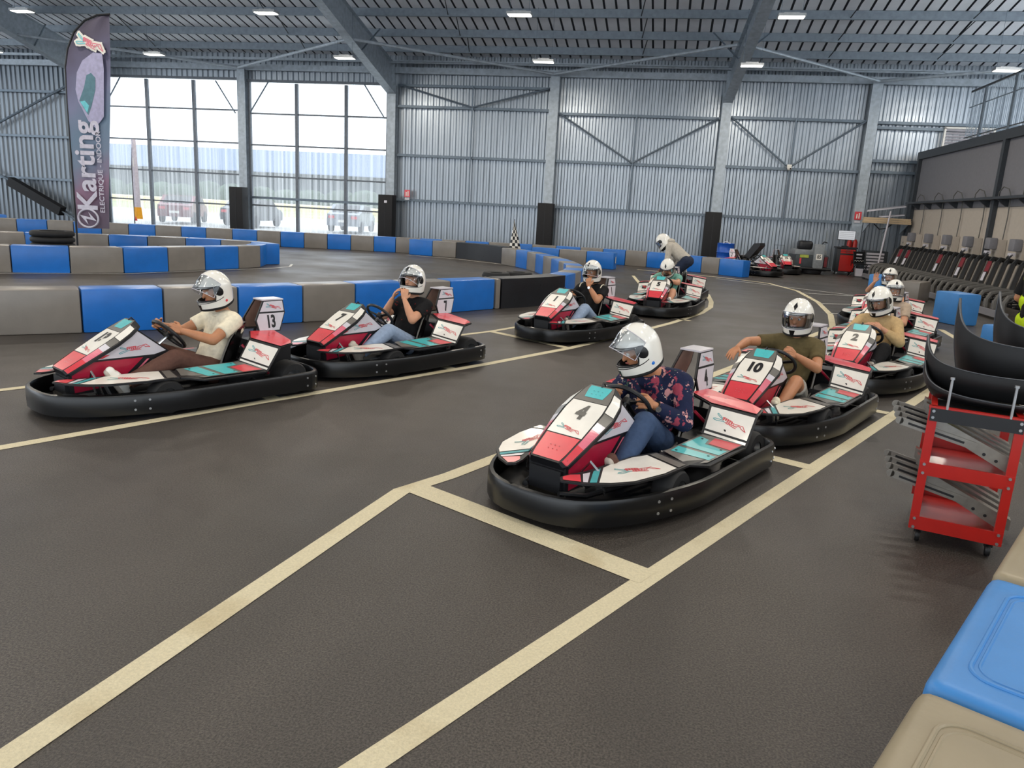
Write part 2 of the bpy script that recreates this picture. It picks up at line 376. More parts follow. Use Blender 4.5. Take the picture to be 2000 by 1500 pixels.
for z in (1.88, 3.68, 5.50): girt(-4.75, 1.5, z)
for z in (1.88, 3.75, 5.56): girt(1.9, 6.75, z)
for z in (3.78, 4.18, 5.36, 5.54): girt(7.15, 14, z)
def brace(a, b, r=.035): MB().cyl((a[0], 31.66, a[1]), (b[0], 31.66, b[1]), r, 'girt_steel', n=8).build('brace', wall)
for a, m_, b in (((-11.4, 6.42), (-8.3, 5.62), (-5.15, 6.42)), ((-4.72, 5.5), (-1.7, 3.72), (1.45, 5.5)), ((1.9, 5.56), (4.22, 3.8), (6.75, 5.56))):
    brace(a, m_); brace(m_, b)
for x, z0, z1 in ((-8.3, 1.84, 6.42), (-1.68, 1.9, 5.5), (4.25, 1.9, 5.56)): brace((x, z0), (x+.02, z1), .03)
brace((-40, 6.9), (-32.6, 5.76)); brace((-32, 3.8), (-25.6, 6.7), .06); brace((-32, 2.4), (-27.0, .2), .05); brace((-36, 5.9), (-32.6, 3.8))

# ---- windows
def window(name, x0, x1, xm, rails, extra=None):
    wd = struct(name); zt, zb = rails[0], .05
    mb = MB(); mb.box(((x0+x1)/2, 31.86, zt+.04), (x1-x0+.2, .14, .10), 'mull_steel'); mb.box(((x0+x1)/2, 31.86, zb), (x1-x0+.2, .14, .10), 'mull_steel')
    for x in (x0, x1): mb.box((x, 31.86, (zt+zb)/2), (.10, .14, zt-zb), 'mull_steel')
    mb.build('window_frame', wd, smooth=False)
    for x in xm: MB().box((x, 31.84, (zt+zb)/2), (.13, .12, zt-zb-.1), 'mull_steel').build('mullion', wd, smooth=False)
    for z in rails[1:]: MB().box(((x0+x1)/2, 31.86, z), (x1-x0-.1, .09, .06), 'mull_steel').build('rail', wd, smooth=False)
    if extra: MB().box(((x0+x1)/2, 31.74, extra), (x1-x0, .06, .10), 'girt_steel').build('rail', wd, smooth=False)
    xs = [x0]+list(xm)+[x1]; zs = list(rails)+[zb]
    for i in range(len(xs)-1):
        for j in range(len(zs)-1):
            MB().poly([(xs[i], 31.9, zs[j+1]), (xs[i+1], 31.9, zs[j+1]), (xs[i+1], 31.9, zs[j]), (xs[i], 31.9, zs[j])], 'pane').build('pane', wd, smooth=False)
    for a, b in (((x0+.1, 5.15), (x0+1.0, 6.45)), ((x1-.1, 5.1), (x1-1.0, 6.4))):
        MB().cyl((a[0], 31.7, a[1]), (b[0], 31.7, b[1]), .03, 'girt_steel', n=8).build('knee_brace', wd)
    return wd
window('window_1', -25.4, -18.75, (-23.2, -20.9), (6.48, 5.24, 3.87, 2.54, 1.22))
window('window_2', -18.25, -11.95, (-16.05, -13.8), (6.42, 5.13, 3.83, 2.52, 1.27), 1.6)

# ---- roof
ceil = struct('ceiling')
S = .2; ZE = 7.32
def zr(y): return ZE+S*(YW-y) if y > 12 else ZE+S*20-S*(12-y)
def roof_sheet(wd, n, y0, y1):
    xs = []; per = wd/n
    for i in range(n): xs += [(i*per, 0), (i*per+per-.075, 0), (i*per+per-.07, .07), (i*per+per-.005, .07)]
    xs.append((wd, 0))
    mb = MB(); mb.grid([[(x, y, zr(y)+.27+dz) for x, dz in xs] for y in (y0, y1)], 'roof_sheet'); k = mb.mi('groove_dark')
    C = len(xs)-1
    for fi in range(len(mb.f)):
        if fi % 4 != 0: mb.m[fi] = k
    return mb.mesh('roof_sheet', smooth=False)
rs1 = roof_sheet(1.2, 3, 32.3, 12.0); rs2 = roof_sheet(1.2, 3, 12.0, -10)
for i in range(47):
    link('roof_sheet', rs1, ceil, (-40+i*1.2, 0, 0)); link('roof_sheet', rs2, ceil, (-40+i*1.2, 0, 0))
ys = [30.9, 29.5, 27.85, 26.25, 24.6, 22.9, 21.2, 19.5, 17.8, 16.1, 14.4, 12.7, 11, 8.5, 6, 3.5, 1, -1.5, -4, -6.5, -9]
for y in ys:
    mb = MB(); z = zr(y); mb.box((-12, y, z+.13), (56, .03, .26), 'purlin_steel'); mb.box((-12, y+.04, z+.005), (56, .09, .012), 'purlin_steel'); mb.box((-12, y+.04, z+.255), (56, .09, .012), 'purlin_steel')
    mb.build('purlin', ceil, smooth=False)
def rafter(x0, sk=0.):
    mb = MB()
    prof = [(31.55, 6.05, 31.55, 7.2), (24.5, 7.9, 24.5, zr(24.5)), (12, zr(12)-.55, 12, zr(12)), (-9.8, zr(-9.8)-.55, -9.8, zr(-9.8))]
    for i in range(3):
        a = prof[i]; b = prof[i+1]; x = x0+sk*(31.55-a[0]); xb = x0+sk*(31.55-b[0])
        mb.poly([(x-.012, a[0], a[1]), (xb-.012, b[0], b[1]), (xb-.012, b[2], b[3]), (x-.012, a[2], a[3])], 'galvanised')
        mb.poly([(x+.012, a[2], a[3]), (xb+.012, b[2], b[3]), (xb+.012, b[0], b[1]), (x+.012, a[0], a[1])], 'galvanised')
        mb.bar((x, a[0], a[1]), (xb, b[0], b[1]), .36, .03, 'galvanised'); mb.bar((x, a[2], a[3]-.02), (xb, b[2], b[3]-.02), .28, .025, 'galvanised')
    mb.box((x0, 31.53, 6.6), (.26, .03, 1.2), 'galvanised')
    mb.build('rafter', ceil, smooth=False)
for x, sk in ((-39, 0), (-25.5, 0), (-11.7, 0), (1.7, .065), (15.2, 0)): rafter(x, sk)
def tie(a, b, r=.055): MB().cyl(a, b, r, 'galvanised', n=8).build('roof_tie', ceil)
for xm_, xa, xb in ((-18.45, -25.4, -11.8), (-4.97, -11.6, 1.6), (6.92, 1.8, 15.1)):
    tie((xm_, 31.3, 6.9), (xa, 27.3, 7.25)); tie((xm_, 31.3, 6.9), (xb, 27.3, 7.25))
for x in (-25.5, -11.7, 1.7):
    for dx in (-.9, .9): MB().bar((x, 28.2, 7.0), (x+dx, 27.85, 7.72), .04, .04, 'girt_steel').build('fly_brace', ceil, smooth=False)
for x in (-22, -15.2, -8.3, -1.6, 5, 8.6):
    for y0, y1 in zip(ys[:5], ys[1:6]):
        MB().cyl((x, y0, zr(y0)+.05), (x+.25, y1, zr(y1)+.2), .018, 'mezz_dark', n=6).build('sag_rod', ceil)
MB().cyl((-12, 31.2, 7.2), (9, 31.2, 7.2), .04, 'galvanised', n=8).build('conduit', ceil)

# ---- lamps
def led(x, y, z, label):
    t = thing('ceiling_lamp', label, 'lamp', (x, y, z), 0, 'lamps: '+label)
    mb = MB(); mb.box((0, 0, .045), (.72, .34, .07), 'led_housing'); mb.box((0, 0, .10), (.4, .12, .05), 'led_housing'); mb.build('housing', t, smooth=False)
    MB().box((0, 0, .003), (.66, .29, .014), 'led_panel').build('diffuser', t, smooth=False)
    top = zr(y+0)-z+.05
    for sx in (-.28, .28): MB().cyl((sx, 0, .08), (sx, 0, top), .006, 'girt_steel', n=5).build('hanger_wire', t)
    ld = bpy.data.lights.new('lamp_light', 'AREA'); ld.shape = 'RECTANGLE'; ld.size = .66; ld.size_y = .29; ld.energy = LAMP_POWER; ld.color = (1., .90, .76)
    lo = bpy.data.objects.new('lamp_light', ld); COL.objects.link(lo); lo.parent = t; lo.location = (0, 0, -.012)
LL = 'rectangular lamp in a row hung far out over the track'
for x in (-26.6, -19.5, -11.9, -4.72, 2.1, 9.6): led(x, 27.3, 6.6, 'rectangular lamp in the row hung closest to the steel wall')
for x in (-21.6, -12.85, -4.85, 2.7, 10.4): led(x, 23.5, 7.18, 'rectangular lamp in the second row out from the steel wall')
for y in (18.5, 13, 8, 3, -3):
    for x in (-21, -13, -5, 2.7, 10.2): led(x, y, 7.6, LL)

# ---- mezzanine block on the right
wr = struct('wall_right'); XM = 8.7
ym = [31.2, 23.75, 16.3, 8.9, 1.5]
for i in range(4):
    y1, y0 = ym[i], ym[i+1]
    MB().box((XM+.06, (y0+y1)/2, 3.35), (.12, y1-y0-.012, 1.78), 'mezz_grey').build('wall_panel', wr, smooth=False)
    MB().box((XM+.06, (y0+y1)/2, 1.225), (.12, y1-y0-.012, 2.45), 'mezz_cream').build('wall_panel', wr, smooth=False)
for y in ym: 
    MB().box((XM-.06, y-.09, 2.12), (.12, .18, 4.24), 'mezz_dark').build('post', wr, smooth=False)
MB().box((XM-.02, 16, 4.36), (.18, 30.6, .26), 'mezz_dark').build('edge_beam', wr, smooth=False)
MB().box((XM+3, 16, 4.46), (6, 30.6, .08), 'galvanised').build('deck', wr, smooth=False)
MB().box((XM-.16, 16, 2.68), (.26, 30.4, .07), 'mezz_dark').build('cable_tray', wr, smooth=False)
for k in range(14): MB().prism([(XM-.30, 30.4-k*1.25, 2.64), (XM, 30.4-k*1.25, 2.64), (XM, 30.4-k*1.25, 2.46), (XM-.06, 30.4-k*1.25, 2.46)], (0, .05, 0), 'mezz_dark').build('tray_bracket', wr, smooth=False)
MB().prism([(XM-.01, 31.2, 0), (14, 31.2, 0), (14, 31.2, 4.4), (XM-.01, 31.2, 4.4)], (0, -.1, 0), 'mezz_grey').build('wall_panel', wr, smooth=False)
rail = thing('railing', 'thin-barred grey metal railing on top of the grey mezzanine block', 'railing')
MB().bar((8.72, 27.2, 5.97), (8.72, 8, 5.97), .05, .05, 'mezz_dark').build('handrail', rail, smooth=False)
MB().bar((8.72, 27.2, 4.60), (8.72, 8, 4.60), .04, .03, 'mezz_dark').build('bottom_rail', rail, smooth=False)
MB().bar((8.72, 27.2, 5.5), (8.72, 8, 5.5), .025, .025, 'girt_steel').build('mid_rail', rail, smooth=False)
for y in (26.0, 23.9, 21.8, 19.7, 17.6, 15.5): MB().box((8.72, y, 5.2), (.06, .16, 1.5), 'girt_steel').build('rail_post', rail, smooth=False)
bal = MB().cyl((0, 0, 4.6), (0, 0, 5.95), .009, 'girt_steel', n=5).mesh('baluster')
for k in range(90): link('baluster', bal, rail, (8.72, 27.15-k*.125, 0))
for k in range(16):
    MB().bar((8.75, 27.15, 4.62+k*.0), (10.2, 27.15, 4.62), .03, .03, 'mezz_dark').build('return_rail', rail, smooth=False) if k == 0 else link('baluster', bal, rail, (8.75+k*.12, 27.15, 0))
lv = thing('louvre_vent', 'white framed metal louvre vent on the corrugated wall above the mezzanine', 'vent', (10.3, 31.7, 5.08))
mb = MB()
for z in (-.34, .34): mb.box((0, 0, z), (1.7, .12, .06), 'panel_white')
for x in (-.82, .82): mb.box((x, 0, 0), (.06, .12, .68), 'panel_white')
mb.build('vent_frame', lv, smooth=False)
for k in range(6): MB().bar((-.8, -.02, -.27+k*.105), (.8, -.02, -.27+k*.105), .09, .02, 'panel_lilac', upv=(0, .6, .8)).build('slat', lv, smooth=False)
# chargers along the cream wall
for i, (y, z) in enumerate([(29.7, 1.28), (27.85, 1.28), (26.1, 1.28), (24.35, 1.28), (22.7, 1.28), (21.2, 1.28), (19.6, 1.28), (18.0, 1.28)]):
    t = thing('wall_charger', ORD[i]+' grey charger box from the junction box on the cream wall', 'charger', (XM-.01, y, z), 0, 'charger boxes along the cream wall')
    MB().box((-.10, 0, .06), (.2, .34, .52), 'mezz_cream').build('backplate', t, smooth=False)
    link('charger_body', rbox_mesh('charger_body', (.2, .34, .30), .04, 'mezz_grey'), t, (-.3, .02, .06))
    MB().box((-.35, .02, -.02), (.1, .2, .08), 'panel_lilac').build('holder', t, smooth=False)
    mb = MB()
    for s in (-.06, .06): mb.tube([(-.36, s, -.02), (-.42, s, -.10), (-.38, s*1.4, -.2), (-.32, s, -.24)], .028, 'trim_black', n=6)
    mb.build('plug', t)
    MB().tube([(-.06, -.03, .3), (-.05, -.05, .9), (-.06, -.02, 1.45), (-.12, .0, 1.62), (-.18, .2, 1.68), (-.2, .38, 1.55), (-.2, .4, 1.42)], .014, 'ink_grey', n=6).build('cable', t)
t = thing('junction_box', 'plain cream junction box at the far end of the charger row', 'box', (XM-.02, 30.75, 1.15))
MB().box((-.14, 0, .15), (.28, .4, .42), 'mezz_cream').build('enclosure', t, smooth=False); MB().box((-.285, -.12, .12), (.012, .05, .06), 'ink_grey').build('latch', t, smooth=False)
# window light-switch plate
t = tag(MB().box((XM-.02, 25.2, 1.35), (.03, .1, .16), 'panel_lilac').build('socket_plate', smooth=False), 'small pale socket plate on the cream wall between chargers', 'socket')

# ---- outside
og = MB().poly([(-300, 32.3, -.05), (300, 32.3, -.05), (300, 62, -.05), (-300, 62, -.05)], mat('car_park', 'b9b9b4', .9)).build('car_park_ground'); og['kind'] = 'structure'
g2 = MB().poly([(-500, 62, -.03), (300, 62, -.03), (300, 320, -.03), (-500, 320, -.03)], mat('meadow', 'a3ab78', .95, var=.35, scale=.05)).build('meadow_ground'); g2['kind'] = 'structure'
hall = thing('long_hall', 'long low blue-grey roofed hall beyond the windows', 'building', (-110, 140, 0))
MB().box((0, 0, 3), (220, 14, 6), mat('hall_wall', '474f58', .8)).build('hall_wall', hall, smooth=False)
MB().prism([(-112, -9, 5.8), (112, -9, 5.8), (112, 0, 10), (-112, 0, 10)], (0, .3, .2), mat('hall_roof', '5f7089', .5)).build('hall_roof', hall, smooth=False)
for k in range(22): MB().box((-104+k*9.8, -7.06, 2.2), (5.2, .2, 3.4), mat('hall_door', '4c545c', .7)).build('hall_door', hall, smooth=False)
mat('field_tan', 'd8c9a2', .95, var=.1, scale=.1)
tag(MB().box((-60, 96, .35), (180, 10, .8), 'field_tan').build('straw_bank', smooth=False), 'pale straw-coloured bank beyond the car park', 'bank')
hd = thing('hedge', 'dark green hedge outside in front of the long hall', 'hedge', (-75, 118, 0))
mat('hedge_green', '4f5c50', .95, var=.4, scale=.6, bump=.6, bscale=1.5)
for k in range(26): MB().ball((-60+k*4.6, random.uniform(-1, 1), 1.2), (3.2, 2, random.uniform(1.6, 2.6)), 'hedge_green').build('foliage', hd)
def car(x, y, rz, body, label):
    t = thing('parked_car', label, 'car', (x, y, 0), rz)
    prof = [(-2.0, .35), (-2.05, .75), (-1.75, .92), (-1.35, .98), (-.75, 1.42), (.75, 1.46), (1.5, 1.05), (1.95, .95), (2.05, .6), (2.0, .35)]
    mb = MB()
    mb.prism([(a, -.85, b) for a, b in prof], (0, 1.7, 0), body); mb.build('body', t, ang=30)
    for s in (-.86, .86): MB().poly([(-1.2, s, 1.0), (-.7, s, 1.38), (.7, s, 1.4), (1.3, s, 1.05)], 'trim_black').build('side_window', t, smooth=False)
    MB().poly([(1.52, -.7, 1.07), (1.52, .7, 1.07), (.82, .65, 1.44), (.82, -.65, 1.44)], 'trim_black').build('rear_window', t, smooth=False)
    for a in (-1.3, 1.3):
        for s in (-.8, .8): MB().lathe([(.0, -.1), (.3, -.1), (.32, 0), (.3, .1), (0, .1)], 'tyre', (a, s, .32), 'Y', 14).build('wheel', t)
    for s in (-.6, .6): MB().box((2.04, s, .8), (.06, .3, .14), 'panel_red').build('tail_light', t, smooth=False)
    MB().box((2.06, 0, .6), (.03, .5, .12), 'panel_white').build('number_plate', t, smooth=False)
for x, y, rz, c, l in ((-26.5, 39, -1.2, 'car_red', 'dark red car parked outside the window with a white plate'), (-22.6, 39.5, -1.5, 'car_dark', 'dark grey car parked outside beside the red car'), (-17.2, 40.5, -1.4, 'car_silver', 'silver car parked outside behind the black padded post'),
                      (-13.8, 41, -1.5, 'car_grey', 'mid grey car parked outside between two other cars'), (-9.9, 41.5, -1.6, 'car_blue', 'blue-grey car parked outside at the window edge')):
    mat(c, {'car_red': '6e1c28', 'car_dark': '33373f', 'car_silver': '878d96', 'car_grey': '5d636c', 'car_blue': '4c5b72'}[c], .3, .3); car(x, y, rz, c, l)
# ================================================================== BARRIERS
BM = {}
def blk(cn, L, D, H, bev):
    k = (cn, round(L, 2), D, H, bev)
    if k not in BM:
        BM[k] = rbox_mesh('barrier_block', (k[1]-.012, D, H), bev, {'blue': 'blue_plastic', 'grey': 'grey_plastic', 'black': 'black_plastic', 'sand': 'sand_plastic', 'bright': 'bright_blue_plastic'}[cn])
    return BM[k]
def wedge(cn, p, q, mit, D, H, bev, d, n, c):
    # block whose ends are mitred to its neighbours, so a curved run closes without overlap
    lo = lambda w_: Vector(((w_-c).dot(d), (w_-c).dot(Vector((-d.y, d.x)))))
    A = [lo(p+d*.006), lo(q-d*.006), lo(q+mit[1]*D-d*.006), lo(p+mit[0]*D+d*.006)]
    if (A[1]-A[0]).cross(A[3]-A[0]) < 0: A = A[::-1]
    b = bmesh.new(); vs = [b.verts.new((a.x, a.y, z)) for z in (0, H) for a in A]
    for f in ((3, 2, 1, 0), (4, 5, 6, 7), (0, 1, 5, 4), (1, 2, 6, 5), (2, 3, 7, 6), (3, 0, 4, 7)): b.faces.new([vs[i] for i in f])
    bmesh.ops.bevel(b, geom=b.edges[:], offset=bev, segments=2, affect='EDGES', profile=.6)
    me = bpy.data.meshes.new('barrier_block'); b.to_mesh(me); b.free(); me.materials.append(MATS[{'blue': 'blue_plastic', 'grey': 'grey_plastic'}[cn]])
    me.polygons.foreach_set('use_smooth', [True]*len(me.polygons)); me.set_sharp_from_angle(angle=.7); return me
CW = {'blue': 'blue', 'grey': 'grey', 'sand': 'sand-grey', 'bright': 'blue'}
def block_at(p, q, side, cn, where, D=.40, H=.52, bev=.03, label=None, mit=None):
    p = Vector(p); q = Vector(q); d = q-p; L = d.length; d.normalize(); n = Vector((-d.y, d.x))*side
    c = (p+q)/2+n*D/2
    if mit: me = wedge(cn, p, q, mit, D, H, bev, d, n, c)
    else: me = blk(cn, L, D, H, bev)
    o = link('barrier_block', me, None, (c.x, c.y, 0), math.atan2(d.y, d.x))
    return tag(o, label or CW[cn]+' plastic barrier block '+where, 'barrier block', CW[cn]+' blocks '+where)
def run(pts, cols, side, where, frm='', rev=False, **k):
    n = len(pts)-1; cnt = {}
    V2 = [Vector(p) for p in pts]; nr = []
    for a, b in zip(V2[:-1], V2[1:]): d = (b-a).normalized(); nr.append(Vector((-d.y, d.x))*side)
    mit = []
    for i in range(n+1):
        a = nr[max(i-1, 0)]; b = nr[min(i, n-1)]; m_ = (a+b).normalized(); mit.append(m_/max(.5, m_.dot(b)))
    for j in range(n):
        i = n-1-j if rev else j
        cn = cols[i % len(cols)]; c = cnt.get(cn, 0); cnt[cn] = c+1
        block_at(pts[i], pts[i+1], side, cn, where, mit=(mit[i], mit[i+1]), label='%s %s barrier block from %s %s' % (ORD[c], CW[cn], frm, where), **k)
def resample(pts, step):
    P = [Vector(p) for p in pts]; out = [P[0]]; acc = 0
    for a, b in zip(P[:-1], P[1:]):
        L = (b-a).length; t = step-acc
        while t <= L: out.append(a+(b-a)*(t/L)); t += step
        acc = L-(t-step)
    return out
def curved_panel(pts, th, H, label):
    P = [Vector(p) for p in pts]; L = []; R = []
    for i, p in enumerate(P):
        d = (P[min(i+1, len(P)-1)]-P[max(i-1, 0)]).normalized(); n = Vector((-d.y, d.x)); L.append(p); R.append(p+n*th)
    ring = [[(q.x, q.y, z) for q, z in ((L[i], 0), (L[i], H), (R[i], H), (R[i], 0))] for i in range(len(P))]
    mb = MB(); mb.grid(ring, 'black_plastic', True); mb.poly(ring[0], 'black_plastic'); mb.poly(ring[-1][::-1], 'black_plastic')
    t = thing('barrier_corner', label, 'barrier'); mb.build('panel', t, ang=40)
    mb = MB()
    for i in range(1, len(P)-1, 2):
        d = (P[i+1]-P[i-1]).normalized(); n = Vector((d.y, -d.x))
        for z in (.14, .38): mb.cyl((P[i].x, P[i].y, z), (P[i].x+n.x*.006, P[i].y+n.y*.006, z), .014, 'trim_black', n=8)
    mb.build('bolts', t)['kind'] = 'stuff'; return t
run([(-8.1, 6.45), (-7.42, 7.08), (-6.66, 7.76), (-6.05, 8.42), (-5.45, 9.12), (-4.88, 9.82), (-4.4, 10.52), (-3.88, 11.24), (-3.37, 11.96), (-2.83, 12.83)], ['blue', 'grey'], 1, 'behind karts 13 and 7', 'the black corner', True)
block_at((-2.82, 12.85), (-2.75, 12.95), 1, 'grey', 'spacer slab against the black curved corner')
curved_panel([(-2.74, 12.97), (-2.55, 13.22), (-2.36, 13.5), (-2.2, 13.8), (-2.05, 14.1), (-1.93, 14.4), (-1.86, 14.62)], .4, .52, 'black curved barrier corner beside the kart with the waiting driver in black')
U = [(-1.84, 14.64), (-1.75, 15.4), (-1.72, 16.15), (-1.75, 16.9), (-1.85, 17.65), (-2.0, 18.35), (-2.23, 19.1), (-2.55, 19.95), (-2.9, 20.8), (-3.25, 21.6), (-3.65, 22.4), (-4.15, 23.15), (-4.75, 23.8)]
run(U, ['blue', 'grey'], 1, 'along the hairpin', 'the large black corner')
curved_panel([(-6.9, 25.0), (-6.55, 24.92), (-6.2, 24.78), (-5.85, 24.56), (-5.5, 24.28), (-5.12, 23.92)], .4, .52, 'black curved barrier corner beside the chequered flag')
run([(-8.65, 25.25), (-7.78, 25.13), (-6.92, 25.02)], ['blue', 'grey'], 1, 'at the hairpin end', 'the free end')
run([(-14.2, 10.6), (-13.55, 11.25), (-12.9, 11.9), (-12.23, 12.54), (-11.47, 13.15), (-10.79, 13.82), (-10.39, 14.69), (-10.06, 15.53), (-9.75, 16.39), (-9.61, 17.13), (-9.85, 17.85)], ['grey', 'blue'], 1, 'on the near side of the flag loop', 'the rounded nose', True)
run([(-9.9, 17.88), (-10.55, 18.3), (-11.4, 18.3), (-12.27, 18.08), (-13.1, 17.7), (-13.87, 17.25), (-14.6, 16.7), (-15.25, 16.1), (-15.9, 15.45), (-16.5, 14.8), (-17.1, 14.1)], ['blue', 'grey'], -1, 'on the far side of the flag loop', 'the rounded nose')
E_ = [(-21.6, 21.6), (-21.04, 21.92), (-20.27, 22.35), (-19.55, 22.68), (-18.75, 23.01), (-17.96, 23.32), (-17.14, 23.59), (-16.33, 23.84), (-15.55, 24.09), (-14.71, 24.33), (-13.9, 24.54), (-13.13, 24.74), (-12.35, 24.94), (-11.59, 25.16), (-10.81, 25.37), (-10.05, 25.59), (-9.31, 25.76), (-8.5, 25.96), (-7.75, 26.14), (-6.95, 26.31), (-6.14, 26.47), (-5.4, 26.62), (-4.64, 26.76), (-3.82, 26.89), (-2.97, 27.02), (-2.19, 27.09), (-1.41, 27.06), (-.67, 26.9), (-.05, 26.58), (.55, 26.22), (1.12, 25.86), (1.66, 25.5), (2.36, 24.95)]
run(E_, ['grey', 'blue'], 1, 'before the rear wall', 'the drum', True)
run([(-4.35, 25.0), (-3.42, 24.85), (-2.52, 24.7), (-1.63, 24.5)], ['blue', 'grey'], 1, 'in the short spur', 'its stickered end', True)
run([(-27, 20.6), (-26.2, 21.2), (-25.4, 21.85), (-24.7, 22.6), (-24.1, 23.4), (-23.6, 24.2)], ['blue', 'grey'], 1, 'by the dark bay', 'the far end', True)
run([(-29, 24.5), (-28.2, 25.0), (-27.4, 25.5), (-26.5, 25.9)], ['blue', 'grey'], 1, 'in the rearmost short run', 'its far end', True)
# blocks standing on their own
def solo(x, y, rz, cn, label, L=.62, D=.46, H=.58):
    o = link('barrier_block', rbox_mesh('barrier_block', (L, D, H), .045, 'bright_blue_plastic' if cn == 'blue' else 'grey_plastic'), None, (x, y, 0), rz); return tag(o, label, 'barrier block')
solo(5.55, 16.1, -1.2, 'blue', 'single blue plastic block standing apart right of the rear karts', .62, .50, .6)
solo(5.55, 21.6, .6, 'blue', 'blue block half hidden behind the waving driver', .5, .4, .55)
solo(6.1, 20.6, 1.0, 'grey', 'grey plastic block behind the waving driver before the nested frames', .9, .45, .5)
solo(4.75, 11.6, .5, 'blue', 'blue block peeking out behind the stacked black seat shells', .6, .45, .5)
# foreground run
for (p, q, cn, lab) in (((1.72, 3.64), (1.25, 2.83), 'sand', 'sand-grey barrier block beside the red trolley'), ((1.25, 2.83), (.78, 2.02), 'bright', 'large blue barrier block between two sand-grey blocks'), ((.78, 2.02), (.31, 1.21), 'sand', 'sand-grey barrier block with moulded recess below the large blue block')):
    P = Vector(p); Q = Vector(q); d = (Q-P).normalized(); n = Vector((-d.y, d.x)); c = (P+Q)/2+n*.27
    t = thing('barrier_block', lab, 'barrier block', (c.x, c.y, 0), math.atan2(d.y, d.x))
    mname = 'sand_plastic' if cn == 'sand' else 'bright_blue_plastic'
    link('block_body', rbox_mesh('block_body', ((Q-P).length-.014, .54, .52), .05, mname, 4), t)
    mb = MB(); pts = []
    for cx, cy, a0 in ((.27, .12, 0), (-.27, .12, PI/2), (-.27, -.12, PI), (.27, -.12, 1.5*PI)):
        for k in range(7): a = a0+k*PI/12; pts.append((cx+.07*math.cos(a), cy+.07*math.sin(a), .519))
    mb.tube(pts, .0075, mname, n=8, closed=True); mb.tube([(x*.93, y*.9, .517) for x, y, z in pts], .006, mname, n=8, closed=True); mb.build('recess_moulding', t)
    mb = MB(); mb.box((0, -.268, .3), (.5, .012, .28), mname); mb.build('side_rib', t, smooth=False)

# ================================================================== KART
def outline(w=.655, inset=0., n=28):
    w -= inset; pts = []
    for i in range(n+1):
        a = PI*i/n; c, s = math.cos(a), math.sin(a)
        pts.append((w*math.copysign(abs(c)**.71, c), .225+(1.0-inset)*abs(s)**1.307))
    for i in range(1, n):
        a = PI+PI*i/n; c, s = math.cos(a), math.sin(a)
        pts.append((w*math.copysign(abs(c)**.45, c), -.653-(.3-inset)*abs(s)**.55))
    return pts
KP = []   # (name, mesh, [children])
def kp(name, mb, children=(), **k): KP.append((name, mb if isinstance(mb, bpy.types.Mesh) else mb.mesh(name, **k), list(children)))
def band(idx, pts, ins):
    mb = MB(); prof = []
    for i in idx:
        (x, y), (xi, yi) = pts[i], ins[i]; f = lambda t: (x+(xi-x)*t, y+(yi-y)*t)
        prof.append([(*f(0), .045), (*f(-.1), .10), (*f(-.06), .178), (*f(.2), .198), (*f(.8), .202), (*f(1), .19), (*f(1), .045)])
    mb.grid(prof, 'bumper_black'); mb.poly(prof[0][::-1], 'bumper_black'); mb.poly(prof[-1], 'bumper_black'); return mb
OUT = outline(); INS = outline(inset=.035); N_ = len(OUT)
cuts = [5, 23, 30, 38, 46, 54]
full = list(range(N_))
def seg(a, b): 
    r = []; i = a
    while True:
        r.append(i % N_)
        if i % N_ == b % N_: return r
        i += 1
for a, b in zip(cuts, cuts[1:]+[cuts[0]]): kp('bumper_segment', band(seg(a, b), OUT, INS), ang=50)
mb = MB()
for c in cuts:
    for dd in (-1, 1):
        i = (c+dd) % N_; a = Vector(OUT[c]); b = Vector(OUT[i]); q = a+(b-a).normalized()*.05; n = (Vector(OUT[i])-Vector(INS[i])).normalized()
        for z in (.085, .155): mb.cyl((q.x, q.y, z), (q.x+n.x*.006, q.y+n.y*.006, z), .009, 'bolt_metal', n=8)
kp('bumper_bolts', mb)
mb = MB(); pts = outline(inset=.034)
mb.poly([(x, y, .062) for x, y in pts], 'trim_black'); mb.poly([(x, y, .055) for x, y in pts][::-1], 'trim_black'); kp('floor_tray', mb, smooth=False)
mb = MB()
for s in (-1, 1):
    mb.tube([(s*.12, 1.05, .16), (s*.2, .9, .13), (s*.26, .4, .11), (s*.3, 0, .11), (s*.3, -.75, .13)], .017, 'tube_black')
    mb.tube([(s*.3, .35, .12), (s*.58, .3, .16), (s*.6, -.3, .16), (s*.3, -.4, .13)], .015, 'tube_black')
mb.tube([(-.3, -.62, .14), (.3, -.62, .14)], .02, 'rim_metal'); mb.tube([(-.34, -.75, .14), (.34, -.75, .14)], .015, 'tube_black'); mb.box((0, .98, .2), (.22, .10, .16), 'trim_black'); mb.box((0, .93, .12), (.3, .2, .06), 'panel_grey')
kp('chassis', mb)
mb = MB(); mb.box((.27, -.33, .2), (.16, .36, .22), 'trim_black'); mb.box((-.27, -.33, .19), (.14, .36, .18), 'trim_black'); mb.box((0, -.72, .26), (.5, .22, .26), 'trim_black'); kp('battery_boxes', mb, smooth=False)
